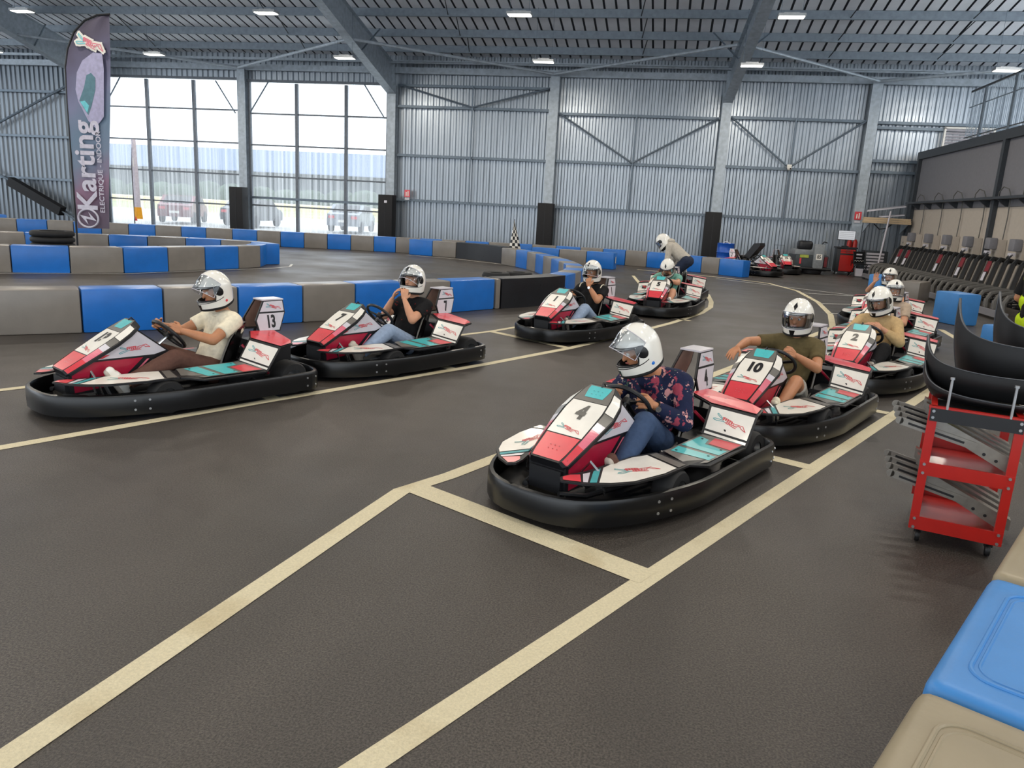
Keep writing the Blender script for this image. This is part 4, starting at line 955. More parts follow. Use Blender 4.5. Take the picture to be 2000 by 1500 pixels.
def person(label, loc, rz, P, vox=.010, category='person', helmet=True):
    t = thing('person', label, 'person', loc, rz)
    g = P.get; sk = g('skin', 'skin_tan'); b = g('bulk', 1.)
    hipL, hipR = Vector(g('hipL', (-.095, -.155, .195))), Vector(g('hipR', (.095, -.155, .195)))
    pel = (hipL+hipR)/2; chest = Vector(g('chest', (0, -.30, .56))); neck = Vector(g('neck', chest+Vector((0, .0, .14))))
    hc = Vector(g('head', (0, -.26, .87))); R = RH(*g('headrot', (0, 0, 0)))
    shL = Vector(g('shL', chest+Vector((-.19, .01, .09)))); shR = Vector(g('shR', chest+Vector((.19, .01, .09))))
    waist = pel*.55+chest*.45
    UA, FA = .285, .25
    elL, wrL = ik(shL, g('wrL', (-.14, .12, .55)), UA, FA, g('poleL', (-.6, -.2, -1))); elR, wrR = ik(shR, g('wrR', (.14, .12, .55)), UA, FA, g('poleR', (.6, -.2, -1)))
    kL, anL = ik(hipL, g('anL', (-.19, .60, .185)), .44, .43, g('kpL', (-.3, .2, 1))); kR, anR = ik(hipR, g('anR', (.19, .60, .185)), .44, .43, g('kpR', (.3, .2, 1)))
    ftL = Vector(g('ftL', (-.03, .10, .16))); ftR = Vector(g('ftR', (.03, .10, .16)))
    side = (shR-shL).normalized(); upc = (chest-pel).normalized(); fwd = upc.cross(side).normalized()*1.0
    # body: one continuous skin surface
    torso = [('c', hipL, .098*b, hipR, .098*b), ('c', pel, .115*b, waist, .108*b), ('c', waist-side*.05, .095*b, chest-side*.075, .10*b), ('c', waist+side*.05, .095*b, chest+side*.075, .10*b), ('c', chest-side*.08+upc*.03, .10*b, chest+side*.08+upc*.03, .10*b), ('c', shL+side*.04, .068*b, shR-side*.04, .068*b), ('c', chest+upc*.08, .085, neck, .062)]
    arms = []
    for s_, e_, w_ in ((shL, elL, wrL), (shR, elR, wrR)): arms += [('c', s_, .056*b, e_, .042*b), ('c', e_, .043*b, e_+(w_-e_)*.4, .041*b), ('c', e_+(w_-e_)*.4, .041*b, w_, .026)]
    legs = []
    for h_, k_, a_ in ((hipL, kL, anL), (hipR, kR, anR)): legs += [('c', h_, .092*b, k_, .060*b), ('c', k_, .060*b, k_+(a_-k_)*.35, .057*b), ('c', k_+(a_-k_)*.35, .057*b, a_, .036)]
    hd = [('c', neck-upc*.02, .056, hc+R@Vector((0, -.03, -.07)), .056), ('e', hc+R@Vector((0, 0, 0)), (.077, .094, .112), R), ('e', hc+R@Vector((0, .035, -.055)), (.055, .055, .06), R), ('c', hc+R@Vector((0, .088, .012)), .010, hc+R@Vector((0, .108, -.028)), .014), ('c', hc+R@Vector((-.045, .076, .028)), .012, hc+R@Vector((.045, .076, .028)), .012)]
    if not helmet: hd += [('e', hc+R@Vector((s_*.078, -.005, -.01)), (.012, .022, .032), R) for s_ in (-1, 1)]
    items = [(blob(torso+arms+legs+hd, vox), sk)]
    hl = g('handL', ((.0, .6, .3), (0, -.2, -1), 1.0)); hr = g('handR', ((.0, .6, .3), (0, -.2, -1), 1.0))
    for w_, (d_, n_, c_), sd in ((wrL, hl, -1), (wrR, hr, 1)): items.append((blob(hand_parts(w_, d_, n_, -sd, c_, .98), .0045, 2), sk))
    eb = MB()
    for s_ in (-1, 1): eb.ball(hc+R@Vector((s_*.032, .083, .006)), .0125, 'eye_white', 10, 8); eb.ball(hc+R@Vector((s_*.032, .0925, .005)), .0065, 'eye_dark', 8, 6)
    eb.ball(hc+R@Vector((0, .086, -.062)), (.024, .010, .007), 'lip', 10, 6)
    link('body', join_meshes('body', items), t)
    eb.build('facial_features', t)
    # shirt
    e = .016
    grow = lambda l, k: [(p[0], p[1], p[2]+k, p[3], p[4]+k) for p in l]
    sl = g('sleeve', .62); parts = grow(torso[2:-1], e)+[('f', waist+upc*.05, .118*b, pel+upc*.025, .128*b), ('c', chest+upc*.04, .098*b+.01, neck-upc*.045, .072)]
    for s_, e_, w_ in ((shL, elL, wrL), (shR, elR, wrR)):
        if sl <= 1: parts += [('c', s_, .072*b, s_+(e_-s_)*.25, .068*b), ('f', s_+(e_-s_)*.1, .070*b, s_+(e_-s_)*sl, .064*b)]
        else: parts += [('c', s_, .070*b, e_, .057*b), ('c', e_, .058*b, e_+(w_-e_)*.5, .052*b), ('f', e_+(w_-e_)*.4, .054*b, e_+(w_-e_)*.93*(sl-1), .043)]
    hem = pel+upc*-.03; parts += [('f', waist, .128*b, hem, .142*b)] if g('loose', False) else []
    me = blob(parts, vox, 3); me.materials.append(MATS[g('shirt', 'seat_black')]); link('shirt', me, t)
    if g('collar', False):
        mb = MB(); ring = []
        ax = upc
        for k in range(20): a = 2*PI*k/20; ring.append(neck-upc*.03+side*.078*math.cos(a)+fwd*.074*math.sin(a)-upc*.022*math.sin(a))
        mb.tube(ring, .014, g('collar'), n=6, closed=True); mb.build('collar', t)
    # trousers
    tl = g('trouser', 2.0); parts = [('c', hipL, .112*b, hipR, .112*b), ('c', pel, .122*b, pel+upc*.07, .122*b)]
    for h_, k_, a_ in ((hipL, kL, anL), (hipR, kR, anR)):
        if tl <= 1: parts += [('c', h_, .108*b, h_+(k_-h_)*.5, .094*b), ('f', h_+(k_-h_)*.3, .098*b, h_+(k_-h_)*tl, .088*b)]
        else: parts += [('c', h_, .106*b, k_, .075*b), ('c', k_, .076*b, k_+(a_-k_)*.4, .07*b), ('f', k_+(a_-k_)*.3, .07*b, k_+(a_-k_)*.93, .058)]
    me = blob(parts, vox, 3); me.materials.append(MATS[g('pants', 'trim_black')]); link('trousers', me, t)
    for a_, f_ in ((anL, ftL), (anR, ftR)):
        f_ = f_.normalized(); toe = a_+f_*.17+Vector((0, 0, 0)); heel = a_-f_*.05; sole = Vector((0, f_.z, -f_.y)).normalized()*-1 if abs(f_.y) > .1 else Vector((0, 0, -1))
        sole = -(Vector((1, 0, 0)).cross(f_)).normalized()
        sh = blob([('c', heel+sole*.025, .036, toe+sole*.032, .034), ('c', a_, .042, toe-f_*.05+sole*.02, .036)], .007, 2); sh.materials.append(MATS[g('shoe', 'panel_white')]); o = link('shoe', sh, t)
        so = blob([('c', heel+sole*.052, .026, toe+sole*.054, .026), ('c', heel+sole*.052+Vector((.012, 0, 0)), .024, toe+sole*.054+Vector((.012, 0, 0)), .024)], .006, 2); so.materials.append(MATS[g('sole', 'mezz_cream')]); link('sole', so, o)
    if helmet: make_helmet(t, hc+R@Vector((0, -.005, .012)), R, g('visor', 0.), g('spot'))
    for nm, fn in g('extras', []): fn(t, dict(wrL=wrL, wrR=wrR, elL=elL, elR=elR, chest=chest, neck=neck, fwd=fwd, side=side, upc=upc, shL=shL, shR=shR, hc=hc, R=R))
    return t

# ---- fabrics
def cloth(name, col, bscale=14, bump=.5, var=.10): return mat(name, col, .85, var=var, scale=30, bump=bump, bscale=bscale, spec=.25)
for n_, c_ in (('polo_cream', 'e6dcc4'), ('trouser_brown', '5d4138'), ('tee_black', '131315'), ('jean_blue', '4b5f82'), ('jean_pale', '8e9fb8'), ('jean_dark', '3b4d6b'), ('tee_teal', '6fa394'), ('short_grey', 'a3a8a8'), ('hood_grey', 'b7b0a4'), ('pant_navy', '272f42'), ('tee_olive', '5d5236'), ('shirt_tan', 'bda074'), ('pant_black', '111114'), ('tee_beige', 'b6a28e'), ('pant_stone', 'a39c92'), ('tee_navy', '323a4e'), ('hivis', 'b7d21c'), ('short_stone', 'a9a59c')): cloth(n_, c_)
def blotch(name, base, cols, scale, thr):
    m = cloth(name, base); nt = m.node_tree; b = nt.nodes['Principled BSDF']; src = b.inputs['Base Color'].links[0].from_socket
    tc = nt.nodes.new('ShaderNodeTexCoord')
    for i, (c, t_, sc) in enumerate(cols):
        mp = nt.nodes.new('ShaderNodeMapping'); mp.inputs['Location'].default_value = (i*3.1, i*1.7, i*.9); nt.links.new(tc.outputs['Object'], mp.inputs[0])
        n = nt.nodes.new('ShaderNodeTexNoise'); n.inputs['Scale'].default_value = sc; n.inputs['Detail'].default_value = 3; n.inputs['Roughness'].default_value = .7; nt.links.new(mp.outputs[0], n.inputs['Vector'])
        r = nt.nodes.new('ShaderNodeValToRGB'); r.color_ramp.elements[0].position = t_; r.color_ramp.elements[1].position = t_+.03; nt.links.new(n.outputs[0], r.inputs[0])
        x = nt.nodes.new('ShaderNodeMix'); x.data_type = 'RGBA'; nt.links.new(r.outputs[0], x.inputs[0]); nt.links.new(src, x.inputs[6]); x.inputs[7].default_value = (*lin(c), 1); src = x.outputs[2]
    nt.links.new(src, b.inputs['Base Color']); return m
blotch('blouse_floral', '1c2340', [('9c4052', .575, 9), ('c98f8e', .585, 10), ('dcc6ba', .64, 19), ('4c6a5a', .65, 14)], 1, 1)
blotch('tee_red_print', '131315', [('7c2320', .66, 16)], 1, 1)
def watch(side_):
    def f(t, J):
        w_ = J['wr'+side_]; e_ = J['el'+side_]; d = (e_-w_).normalized(); c = w_+d*.03
        x = d.orthogonal().normalized(); y = d.cross(x)
        MB().tube([c+(x*math.cos(a)+y*math.sin(a))*.033 for a in [2*PI*k/16 for k in range(16)]], .008, 'trim_black', n=6, closed=True).build('watch_strap', t)
        q = c+(Vector((0, 1, .3))-d*Vector((0, 1, .3)).dot(d)).normalized()*.036; MB().cyl(q, q+(q-c).normalized()*.01, .019, 'chrome', n=14).build('watch_face', t)
    return ('watch', f)
def piping(t, J):
    for s_, sd in ((J['shL'], -1), (J['shR'], 1)):
        pts = []
        for k in range(11):
            a = -1.5+3.3*k/10; pts.append(s_+J['side']*sd*-.0+J['fwd']*.080*math.sin(a)*1.0+J['upc']*.080*math.cos(a)-J['side']*sd*.02)
        MB().tube(pts, .010, 'polo_cream', n=6).build('shoulder_piping', t)
def hood(t, J):
    me = blob([('e', J['neck']-J['fwd']*.075-J['upc']*.0, (.11, .07, .05), None), ('c', J['neck']-J['side']*.07-J['fwd']*.03, .035, J['neck']-J['side']*.03-J['fwd']*.10-J['upc']*.04, .04), ('c', J['neck']+J['side']*.07-J['fwd']*.03, .035, J['neck']+J['side']*.03-J['fwd']*.10-J['upc']*.04, .04)], .009, 4); me.materials.append(MATS['hood_grey']); link('hood', me, t)
def vest(t, J):
    c = J['chest']; s = J['side']; u = J['upc']
    me = blob([('c', c-s*.08+u*.04, .125, c+s*.08+u*.04, .125), ('c', c-s*.08-u*.2, .128, c+s*.08-u*.2, .128), ('c', c-s*.08-u*.38, .13, c+s*.08-u*.38, .13), ('c', c-s*.09+u*.1, .06, c+s*.09+u*.1, .06)], .012, 4); me.materials.append(MATS['hivis']); link('safety_vest', me, t)
# ================================================================== KARTS AND DRIVERS
KARTS = {
 '13': ((-3.928, 5.784), -2.089, 'racing kart number 13 carrying the driver in a cream polo shirt'),
 '7': ((-2.838, 7.778), -2.043, 'racing kart number 7 whose driver fastens his helmet with both hands'),
 '1': ((-1.145, 10.92), -1.975, 'racing kart number 1 beside the black curved barrier corner'),
 '5': ((.03, 14.47), -1.75, 'racing kart number 5 carrying the driver in a green tee shirt'),
 '4': ((-.078, 5.001), -2.061, 'racing kart number 4 carrying the driver in a floral blouse'),
 '10': ((1.109, 7.023), -2.048, 'racing kart number 10 carrying the driver in olive shirt and shorts'),
 '2': ((2.397, 9.375), -2.047, 'racing kart number 2 carrying the driver in a tan shirt')}
for n_, (l_, th_, lab) in KARTS.items(): make_kart(n_, lab, l_, th_)
make_kart('', 'racing kart occupied by the driver in a beige tee', (3.22, 12.0), -2.05)
make_kart('', 'racing kart of the waving driver in navy at the queue end', (3.87, 14.75), -2.0)
make_kart('', 'racing kart in which the grey-hooded figure stands bending', (.2, 16.75), -1.75)
K15 = make_kart('15', 'parked racing kart number 15 against the corrugated wall', (4.0, 29.0), -1.45)
KB = make_kart('2', 'parked racing kart beside the blue drum with its cover tipped up', (2.75, 26.9), -.8, skip=())
tp = MB().bar((0, 0, .4), (0, .2, .6), .05, .05, 'trim_black').build('cover_frame', KB); tp.location = (-.1, -.25, 0); tp.rotation_euler = (0, 0, 1.8)
MB().prism([(-.12, 0, .55), (.08, 0, .5), (.42, 0, .95), (.40, 0, 1.04), (.2, 0, 1.02)], (0, .38, 0), 'trim_black').build('cover', tp, smooth=False)
MB().tube([(.1, .1, .5), (.3, .1, .35), (.5, .12, .3)], .02, 'tube_black').build('strut', tp)
mb = MB().tube([(-.17, .2, .3), (-.17, .2, .95), (.17, .2, .95), (.17, .2, .3)], .012, 'tube_black'); mb.build('push_bar', K15).location = (0, -.6, 0)

def drv(k, label, P, vox=.010):
    (l_, th_, _) = KARTS[k] if isinstance(k, str) else (k[0], k[1], '')
    return person(label, (l_[0], l_[1], 0), th_-PI/2, P, vox)
GR = dict(handL=((.35, .75, .35), (1, -.1, -.25), 1.05), handR=((-.35, .75, .35), (-1, -.1, -.25), 1.05))
drv('13', 'seated person in white helmet, cream polo shirt and brown trousers steering', dict(GR, skin='skin_tan', shirt='polo_cream', pants='trouser_brown', collar='polo_cream', shoe='panel_white', loose=True, bulk=1.05,
    chest=(0, -.32, .535), head=(0, -.24, .872), headrot=(.0, .22, 0), visor=.75, spot='panel_red', wrL=(-.155, .135, .575), wrR=(.15, .17, .585), poleL=(-.75, -.25, -.7), poleR=(.6, -.2, -.9), anL=(-.2, .63, .20), anR=(.2, .63, .20), kpL=(-.45, .1, 1)), .009)
drv('7', 'seated person in white helmet and black tee raising both hands to the chin strap', dict(skin='skin_light', shirt='tee_red_print', pants='jean_pale', bulk=1.05, shoe='mezz_cream',
    chest=(0, -.34, .53), head=(0, -.30, .875), headrot=(.15, -.1, 0), visor=.55, wrL=(-.085, -.10, .69), wrR=(.075, -.07, .68), poleL=(-.7, .2, -1), poleR=(.6, .3, -1),
    handL=((.25, -.25, 1), (.75, -.6, 0), .35), handR=((-.3, -.25, 1), (-.7, -.6, 0), .4)), .010)
drv('1', 'seated person in white helmet and black shirt with cream shoulder piping, hand at mouth', dict(skin='skin_tan', shirt='tee_black', pants='jean_pale', bulk=1.08, shoe='trim_black', chest=(0, -.33, .53), head=(0, -.28, .87), headrot=(.0, .08, 0), visor=.35,
    wrL=(-.07, -.08, .685), wrR=(.145, .11, .56), poleL=(-.8, .2, -1), handL=((.2, -.1, 1), (.3, -1, 0), .55), handR=GR['handR'], extras=[watch('L'), ('p', piping)]), .011)
drv('5', 'seated person in white helmet, green tee and shorts bending over the wheel', dict(skin='skin_light', shirt='tee_teal', pants='short_grey', trouser=.72, bulk=1.08, chest=(0, -.22, .52), head=(0, -.02, .80), headrot=(-.05, .65, 0), visor=0.,
    wrL=(-.06, .24, .60), wrR=(.10, .22, .58), poleL=(-1, -.1, -.5), poleR=(1, -.1, -.6), handL=((.7, .5, .1), (0, .3, -1), .7), handR=((-.5, .6, .1), (0, .3, -1), .7), kpL=(-.2, .2, 1)), .011)
drv('4', 'seated person in white helmet, navy floral blouse and blue jeans leaning forward', dict(skin='skin_tan', shirt='blouse_floral', pants='jean_dark', sleeve=1.96, bulk=1.05, loose=True, shoe='trouser_brown', sole='mezz_cream',
    chest=(-.01, -.19, .55), head=(.0, .10, .862), neck=(0, -.06, .70), headrot=(-.62, .38, 0), visor=.85, spot='blue_plastic', wrL=(-.155, .115, .53), wrR=(.13, .14, .56), poleL=(-.8, -.6, -.8), poleR=(.7, -.4, -.8),
    handL=((.3, .75, .25), (1, .1, -.2), 1.05), handR=GR['handR'], anL=(-.2, .57, .19), anR=(.19, .60, .19), kpL=(-.1, .3, 1), extras=[watch('L')]), .008)
drv('10', 'seated person in white helmet, olive tee and shorts resting one arm on the nose', dict(skin='skin_tan', shirt='tee_olive', pants='short_stone', trouser=.7, chest=(0, -.28, .55), head=(0, -.22, .885), headrot=(.05, .12, 0), visor=0., shoe='polo_cream', sole='polo_cream',
    wrL=(-.13, .12, .60), wrR=(.36, .20, .60), poleL=(-.9, -.3, -.9), poleR=(1, -.2, .15), handL=GR['handL'], handR=((.1, .9, -.35), (0, -.3, -1), .25), kpL=(-.3, .2, 1)), .009)
drv('2', 'seated person in white helmet, tan shirt and black trousers with hands before the chest', dict(skin='skin_light', shirt='shirt_tan', pants='pant_black', sleeve=1.8, loose=True, collar='shirt_tan', shoe='trim_black', bulk=1.08, chest=(0, -.26, .55), head=(.0, -.14, .89), headrot=(-.25, .35, .1), visor=0.,
    wrL=(-.10, .02, .60), wrR=(.10, .06, .60), poleL=(-1, -.3, -.8), poleR=(1, -.3, -.8), handL=((.75, .35, .25), (.2, -.6, -.4), .5), handR=((-.6, .4, .3), (0, -.5, -.6), .5)), .010)
drv(((3.22, 12.0), -2.05), 'seated person in white helmet and beige tee with arms crossed low on the lap', dict(skin='skin_light', shirt='tee_beige', pants='pant_stone', bulk=1.05, chest=(0, -.32, .50), head=(0, -.29, .815), headrot=(.35, .0, 0), visor=.2, wrL=(-.02, .0, .42), wrR=(.06, .02, .41), poleL=(-1, -.3, -.6), poleR=(1, -.3, -.6), handL=((.9, .3, 0), (0, -.4, -1), .4), handR=((-.9, .3, 0), (0, -.4, -1), .4)), .011)
drv(((3.87, 14.75), -2.0), 'seated person in white helmet and navy shirt raising an open hand', dict(skin='skin_light', shirt='tee_navy', pants='pant_navy', chest=(0, -.33, .52), head=(0, -.28, .86), headrot=(.1, .0, 0), visor=0., wrR=(.17, .08, .78), wrL=(-.2, .05, .46), poleR=(1, .1, -1), poleL=(-1, -.2, -.6), handR=((-.1, .1, 1), (0, 1, .1), .08), handL=((.2, .9, 0), (0, 0, -1), .5)), .011)
# standing people
person('person in white helmet, grey hooded top and navy trousers bending over a kart', (.35, 16.55, 0), 1.25, dict(skin='skin_dark', shirt='hood_grey', pants='pant_navy', sleeve=1.62, bulk=1.05, hipL=(-.095, -.08, .83), hipR=(.095, -.08, .83), chest=(0, .22, 1.06), neck=(0, .36, 1.17), head=(0, .47, 1.20), headrot=(0, .75, 0),
    shL=(-.19, .27, 1.12), shR=(.19, .27, 1.12), wrL=(-.14, .42, .66), wrR=(.14, .44, .68), poleL=(-.5, -.6, 0), poleR=(.5, -.6, 0), handL=((0, .3, -1), (0, 1, .2), .5), handR=((0, .3, -1), (0, 1, .2), .5),
    anL=(-.11, -.04, .15), anR=(.11, .02, .15), kpL=(-.1, 1, 0), kpR=(.1, 1, 0), ftL=(-.1, 1, -.05), ftR=(.1, 1, -.05), visor=0., extras=[('h', hood)]), .012)
person('person in a yellow-green safety vest over a black tee beside the seat shells', (3.58, 8.3, 0), -1.5, dict(skin='skin_tan', shirt='tee_black', pants='pant_black', sleeve=.9, bulk=1.05, hipL=(-.1, 0, .92), hipR=(.1, 0, .92), chest=(0, .0, 1.28), neck=(0, .0, 1.46), head=(0, .03, 1.62), shL=(-.2, 0, 1.38), shR=(.2, 0, 1.38),
    wrL=(-.2, .16, 1.0), wrR=(.2, .16, 1.0), poleL=(-.3, -1, -.2), poleR=(.3, -1, -.2), anL=(-.12, 0, .09), anR=(.12, .05, .09), kpL=(-.1, 1, 0), kpR=(.1, 1, 0), ftL=(-.1, 1, -.03), ftR=(.1, 1, -.03), handL=((.2, 1, 0), (1, 0, -.3), .6), handR=((-.2, 1, 0), (-1, 0, -.3), .6), extras=[('v', vest)]), .012, helmet=False)

# ================================================================== FLAGS, TYRES, PADS
ff = thing('feather_flag', 'tall feather flag reading Karting in pale letters on purple-grey cloth', 'flag', (-13.37, 15.6, 0))
arc = [(0, .1), (0, 1.7), (0, 2.6), (0, 3.48), (.02, 4.23), (.11, 4.6), (.30, 4.94), (.58, 5.17), (.90, 5.28), (1.2, 5.3)]
MB().tube([(x, 0, z) for x, z in [(0, 0)]+arc], .022, 'trim_black', n=8).build('pole', ff)
MB().lathe([(0, .0), (.25, .0), (.26, .06), (.05, .09), (.05, .2), (0, .2)], 'trim_black', n=20).build('flag_base', ff)
def flag_cloth():
    m = mat('flag_cloth', '55525f', .7); nt = m.node_tree; b = nt.nodes['Principled BSDF']
    tc = nt.nodes.new('ShaderNodeTexCoord'); sp = nt.nodes.new('ShaderNodeSeparateXYZ'); nt.links.new(tc.outputs['Object'], sp.inputs[0])
    n = nt.nodes.new('ShaderNodeTexNoise'); n.inputs['Scale'].default_value = 1.3; nt.links.new(tc.outputs['Object'], n.inputs['Vector'])
    a = nt.nodes.new('ShaderNodeMath'); a.operation = 'MULTIPLY_ADD'; nt.links.new(sp.outputs[0], a.inputs[0]); a.inputs[1].default_value = -.55; nt.links.new(sp.outputs[2], a.inputs[2])
    a2 = nt.nodes.new('ShaderNodeMath'); a2.operation = 'MULTIPLY_ADD'; nt.links.new(n.outputs[0], a2.inputs[0]); a2.inputs[1].default_value = 1.1; nt.links.new(a.outputs[0], a2.inputs[2])
    d = nt.nodes.new('ShaderNodeMath'); d.operation = 'DIVIDE'; d.inputs[1].default_value = 5.6; nt.links.new(a2.outputs[0], d.inputs[0])
    r = nt.nodes.new('ShaderNodeValToRGB'); e = r.color_ramp.elements
    e[0].position = .1; e[0].color = (*lin('54505c'), 1); e[1].position = .98; e[1].color = (*lin('4c4653'), 1)
    for p_, c in ((.24, '6b5a6c'), (.36, '8d6d84'), (.46, '75849a'), (.58, '6b8197'), (.70, '7b7f9c'), (.82, '63607a'), (.9, '544e60')):
        x = e.new(p_); x.color = (*lin(c), 1)
    nt.links.new(d.outputs[0], r.inputs[0]); nt.links.new(r.outputs[0], b.inputs['Base Color']); b.inputs['Transmission Weight'].default_value = 0.
flag_cloth()
left = [(.03, .74)]+[(x+.02, z-.02) for x, z in arc[1:]]
rows = []
for x0, z in left:
    xr = 1.19-.10*(5.3-z)/4.5*2.9 if z < 5.2 else 1.19
    xr = .88+.31*min(1, max(0, (z-.8)/4.4))
    rows.append([(x0+(xr-x0)*k/10, .03*math.sin(k*.9+z*1.3)*(.3+k/14), z+(.03*k/10 if z < 1 else 0)) for k in range(11)])
mb = MB(); mb.grid(rows, 'flag_cloth'); mb.build('sail', ff)
FF = Frame((0, -.055, 0), (1, 0, 0), (0, 0, 1))
mat('flag_pale', 'c9c6d4', .7); mat('flag_lilac', 'a9a6c4', .7); mat('flag_teal', '5a7f8c', .7); mat('flag_bright', '6fc6cf', .7)
hp = MB()
hp.poly([FF.p(a, b) for a, b in [(.28, 3.75), (.33, 3.5), (.55, 3.1), (.72, 2.95), (.95, 3.2), (1.02, 4.2), (1.0, 4.5), (.78, 4.52), (.5, 4.35), (.34, 4.1)]], 'flag_lilac')
hp.poly([FF.p(a, b, .004) for a, b in [(.36, 3.52), (.56, 3.22), (.66, 3.42), (.78, 3.75), (.80, 4.0), (.70, 4.1), (.58, 4.05), (.5, 3.8)]], 'flag_teal')
hp.poly([FF.p(a, b, .006) for a, b in [(.38, 3.5), (.54, 3.27), (.60, 3.42), (.5, 3.52)]], 'flag_bright'); hp.build('helmet_print', ff, smooth=False)
mb = MB(); fl = Frame((.72, -.06, 4.72), (1, 0, -.06), (.06, 0, 1)); logo(mb, fl, 0, 0, .66, .34, .0, th=.30, mono='panel_white'); logo(mb, fl, 0, 0, .66, .34, .018, th=.05, remap={'ink_red': 'panel_pink', 'ink_teal': 'flag_bright'}); mb.build('logo_print', ff, smooth=False)
link('lettering', FF.text('Karting', .72, .42, 2.12, 'flag_pale', .01, xs=.92, bold=.016, rot=PI/2), ff)
link('lettering', FF.text('ELECTRIQUE - INDOOR', .17, .78, 2.0, 'flag_pale', .01, xs=.98, bold=.002, rot=PI/2), ff)
mb = MB(); mb.tube([FF.p(.38+.26*math.cos(a), .98+.2*math.sin(a)+.0, .0) for a in [2*PI*k/32 for k in range(32)]], .022, 'flag_pale', n=6, closed=True)
mb.poly([FF.p(a, b, .01) for a, b in [(.17, 1.05), (.45, 1.0), (.40, 1.12), (.60, .93), (.33, .97), (.38, .84)]], 'flag_pale'); mb.build('bolt_emblem', ff, smooth=False)

sf = thing('feather_flag', 'slim pale feather flag with yellow and red foot before the window', 'flag', (-21.4, 28.2, 0))
MB().tube([(0, 0, 0), (0, 0, 2.6), (.05, 0, 3.2), (.16, 0, 3.62)], .02, 'trim_black', n=6).build('pole', sf)
MB().lathe([(0, 0), (.2, 0), (.2, .05), (.03, .08), (0, .08)], 'trim_black', n=14).build('flag_base', sf)
mb = MB(); zz = [.95, 1.4, 1.9, 2.4, 2.9, 3.3, 3.6]
mb.grid([[(.0+.03*(z > 3), 0, z), (.15, -.05, z), (.30-.03*(z-1), .02, z)] for z in zz], 'flag_pale'); mb.build('sail', sf)
MB().grid([[(.0, -.004, z), (.15, -.055, z), (.33+.1*(.95-z), .016, z)] for z in (.5, .7, .96)], mat('flag_yellow', 'f0a91c', .6)).build('sail_foot', sf)
MB().grid([[(.03, -.008, z), (.08, -.06, z), (.12+.05*(.95-z), -.03, z)] for z in (.42, .58)], 'panel_red').build('sail_tip', sf)
MB().grid([[(.05, -.012, z), (.13, -.05, z)] for z in (2.55, 2.9)], 'panel_white').build('sail_emblem', sf)

cf = thing('chequered_flag', 'black and white chequered flag draped on a stick at the hairpin', 'flag', (-5.0, 24.85, 0))
MB().cyl((0, 0, 0), (.06, 0, 1.38), .012, 'trim_black', n=6).build('stick', cf)
mb = MB(); nz = 9
for i in range(nz):
    for k in range(4):
        z0, z1 = .42+i*.103, .42+(i+1)*.103
        f = lambda kk, z: ((-.22+.02*kk)*0+.06-(.30-.0*kk)*(1.36-z)/.94*(.45)+kk*.075*(1.36-z)/.94*1.35, -.03-.03*math.sin(kk*1.7), z)
        mb.poly([f(k, z0), f(k+1, z0), f(k+1, z1), f(k, z1)], 'panel_white' if (i+k) % 2 else 'ink_black')
mb.build('cloth', cf, smooth=False)

ty = MB().lathe([(.24, -.055), (.37, -.06), (.41, -.04), (.42, 0), (.41, .04), (.37, .06), (.24, .055), (.24, -.055)], 'tyre', n=28).mesh('tyre', ang=50)
for k in range(6): tag(link('tyre', ty, None, (-12.72, 14.15, .062+k*.124)), ORD[5-k]+' black tyre from the top of the stack inside the flag loop', 'tyre', 'tyres stacked inside the loop')
tl_ = MB().lathe([(.12, -.06), (.24, -.065), (.27, 0), (.24, .065), (.12, .06), (.12, -.06)], 'tyre', n=24).mesh('tyre', ang=50)
for k, (x, y) in enumerate(((-3.1, 14.1), (-2.75, 14.55))):
    for j in range(4): tag(link('tyre', tl_, None, (x, y, .068+j*.132)), 'small tyre piled inside the black curved corner', 'tyre', 'small tyres inside the corner')
for i, (x, y) in enumerate(((-18.5, 31.2), (-11.68, 31.2), (-4.94, 31.2), (1.62, 31.2))):
    t = thing('column_pad', ('black foam pad around the post between the two windows', 'black foam pad at the column where window meets corrugated wall', 'black foam pad around the post behind the chequered flag', 'black foam pad at the column behind the hooded figure')[i], 'pad', (x, y, 0))
    link('foam', rbox_mesh('foam', (.62, .5, 2.0), .02, 'black_foam'), t)
    if i == 1: MB().box((.02, -.255, 1.72), (.12, .01, .10), 'panel_lilac').build('tag', t, smooth=False)
    MB().box((0, -.256, 1.0), (.02, .006, 1.9), 'trim_black').build('closure_strip', t, smooth=False)
bp_ = thing('brace_pad', 'long black foam roll around the sloping brace in the dark bay', 'pad', (-28.8, 31.35, 0))
MB().bar((-1.4, 0, 1.72), (1.25, 0, .48), .36, .40, 'black_foam').build('foam', bp_, smooth=False); MB().cyl((1.2, 0, .5), (2.0, 0, .1), .04, 'girt_steel', n=8).build('brace_end', bp_)
def fire_sign(x, y, z, label):
    t = thing('fire_sign', label, 'sign', (x, y, z)); MB().box((0, 0, 0), (.24, .02, .30), 'panel_red').build('plate', t, smooth=False)
    mb = MB(); mb.prism([(-.06, -.012, -.10), (-.02, -.012, -.10), (-.02, -.012, .06), (-.06, -.012, .06)], (0, -.004, 0), 'panel_white'); mb.prism([(.02, -.012, -.10), (.06, -.012, -.10), (.06, -.012, .10), (.02, -.012, .10)], (0, -.004, 0), 'panel_white'); mb.build('symbol', t, smooth=False)
    MB().box((0, 0, -.22), (.2, .02, .08), 'panel_lilac').build('caption_strip', t, smooth=False)
fire_sign(-10.95, 31.6, 2.1, 'small red fire sign low on the corrugated wall near the window'); fire_sign(6.92, 31.55, 2.15, 'red fire sign on the column by the plank shelf')
t = thing('security_camera', 'small white camera where the wall braces cross', 'camera', (4.22, 31.55, 3.8))
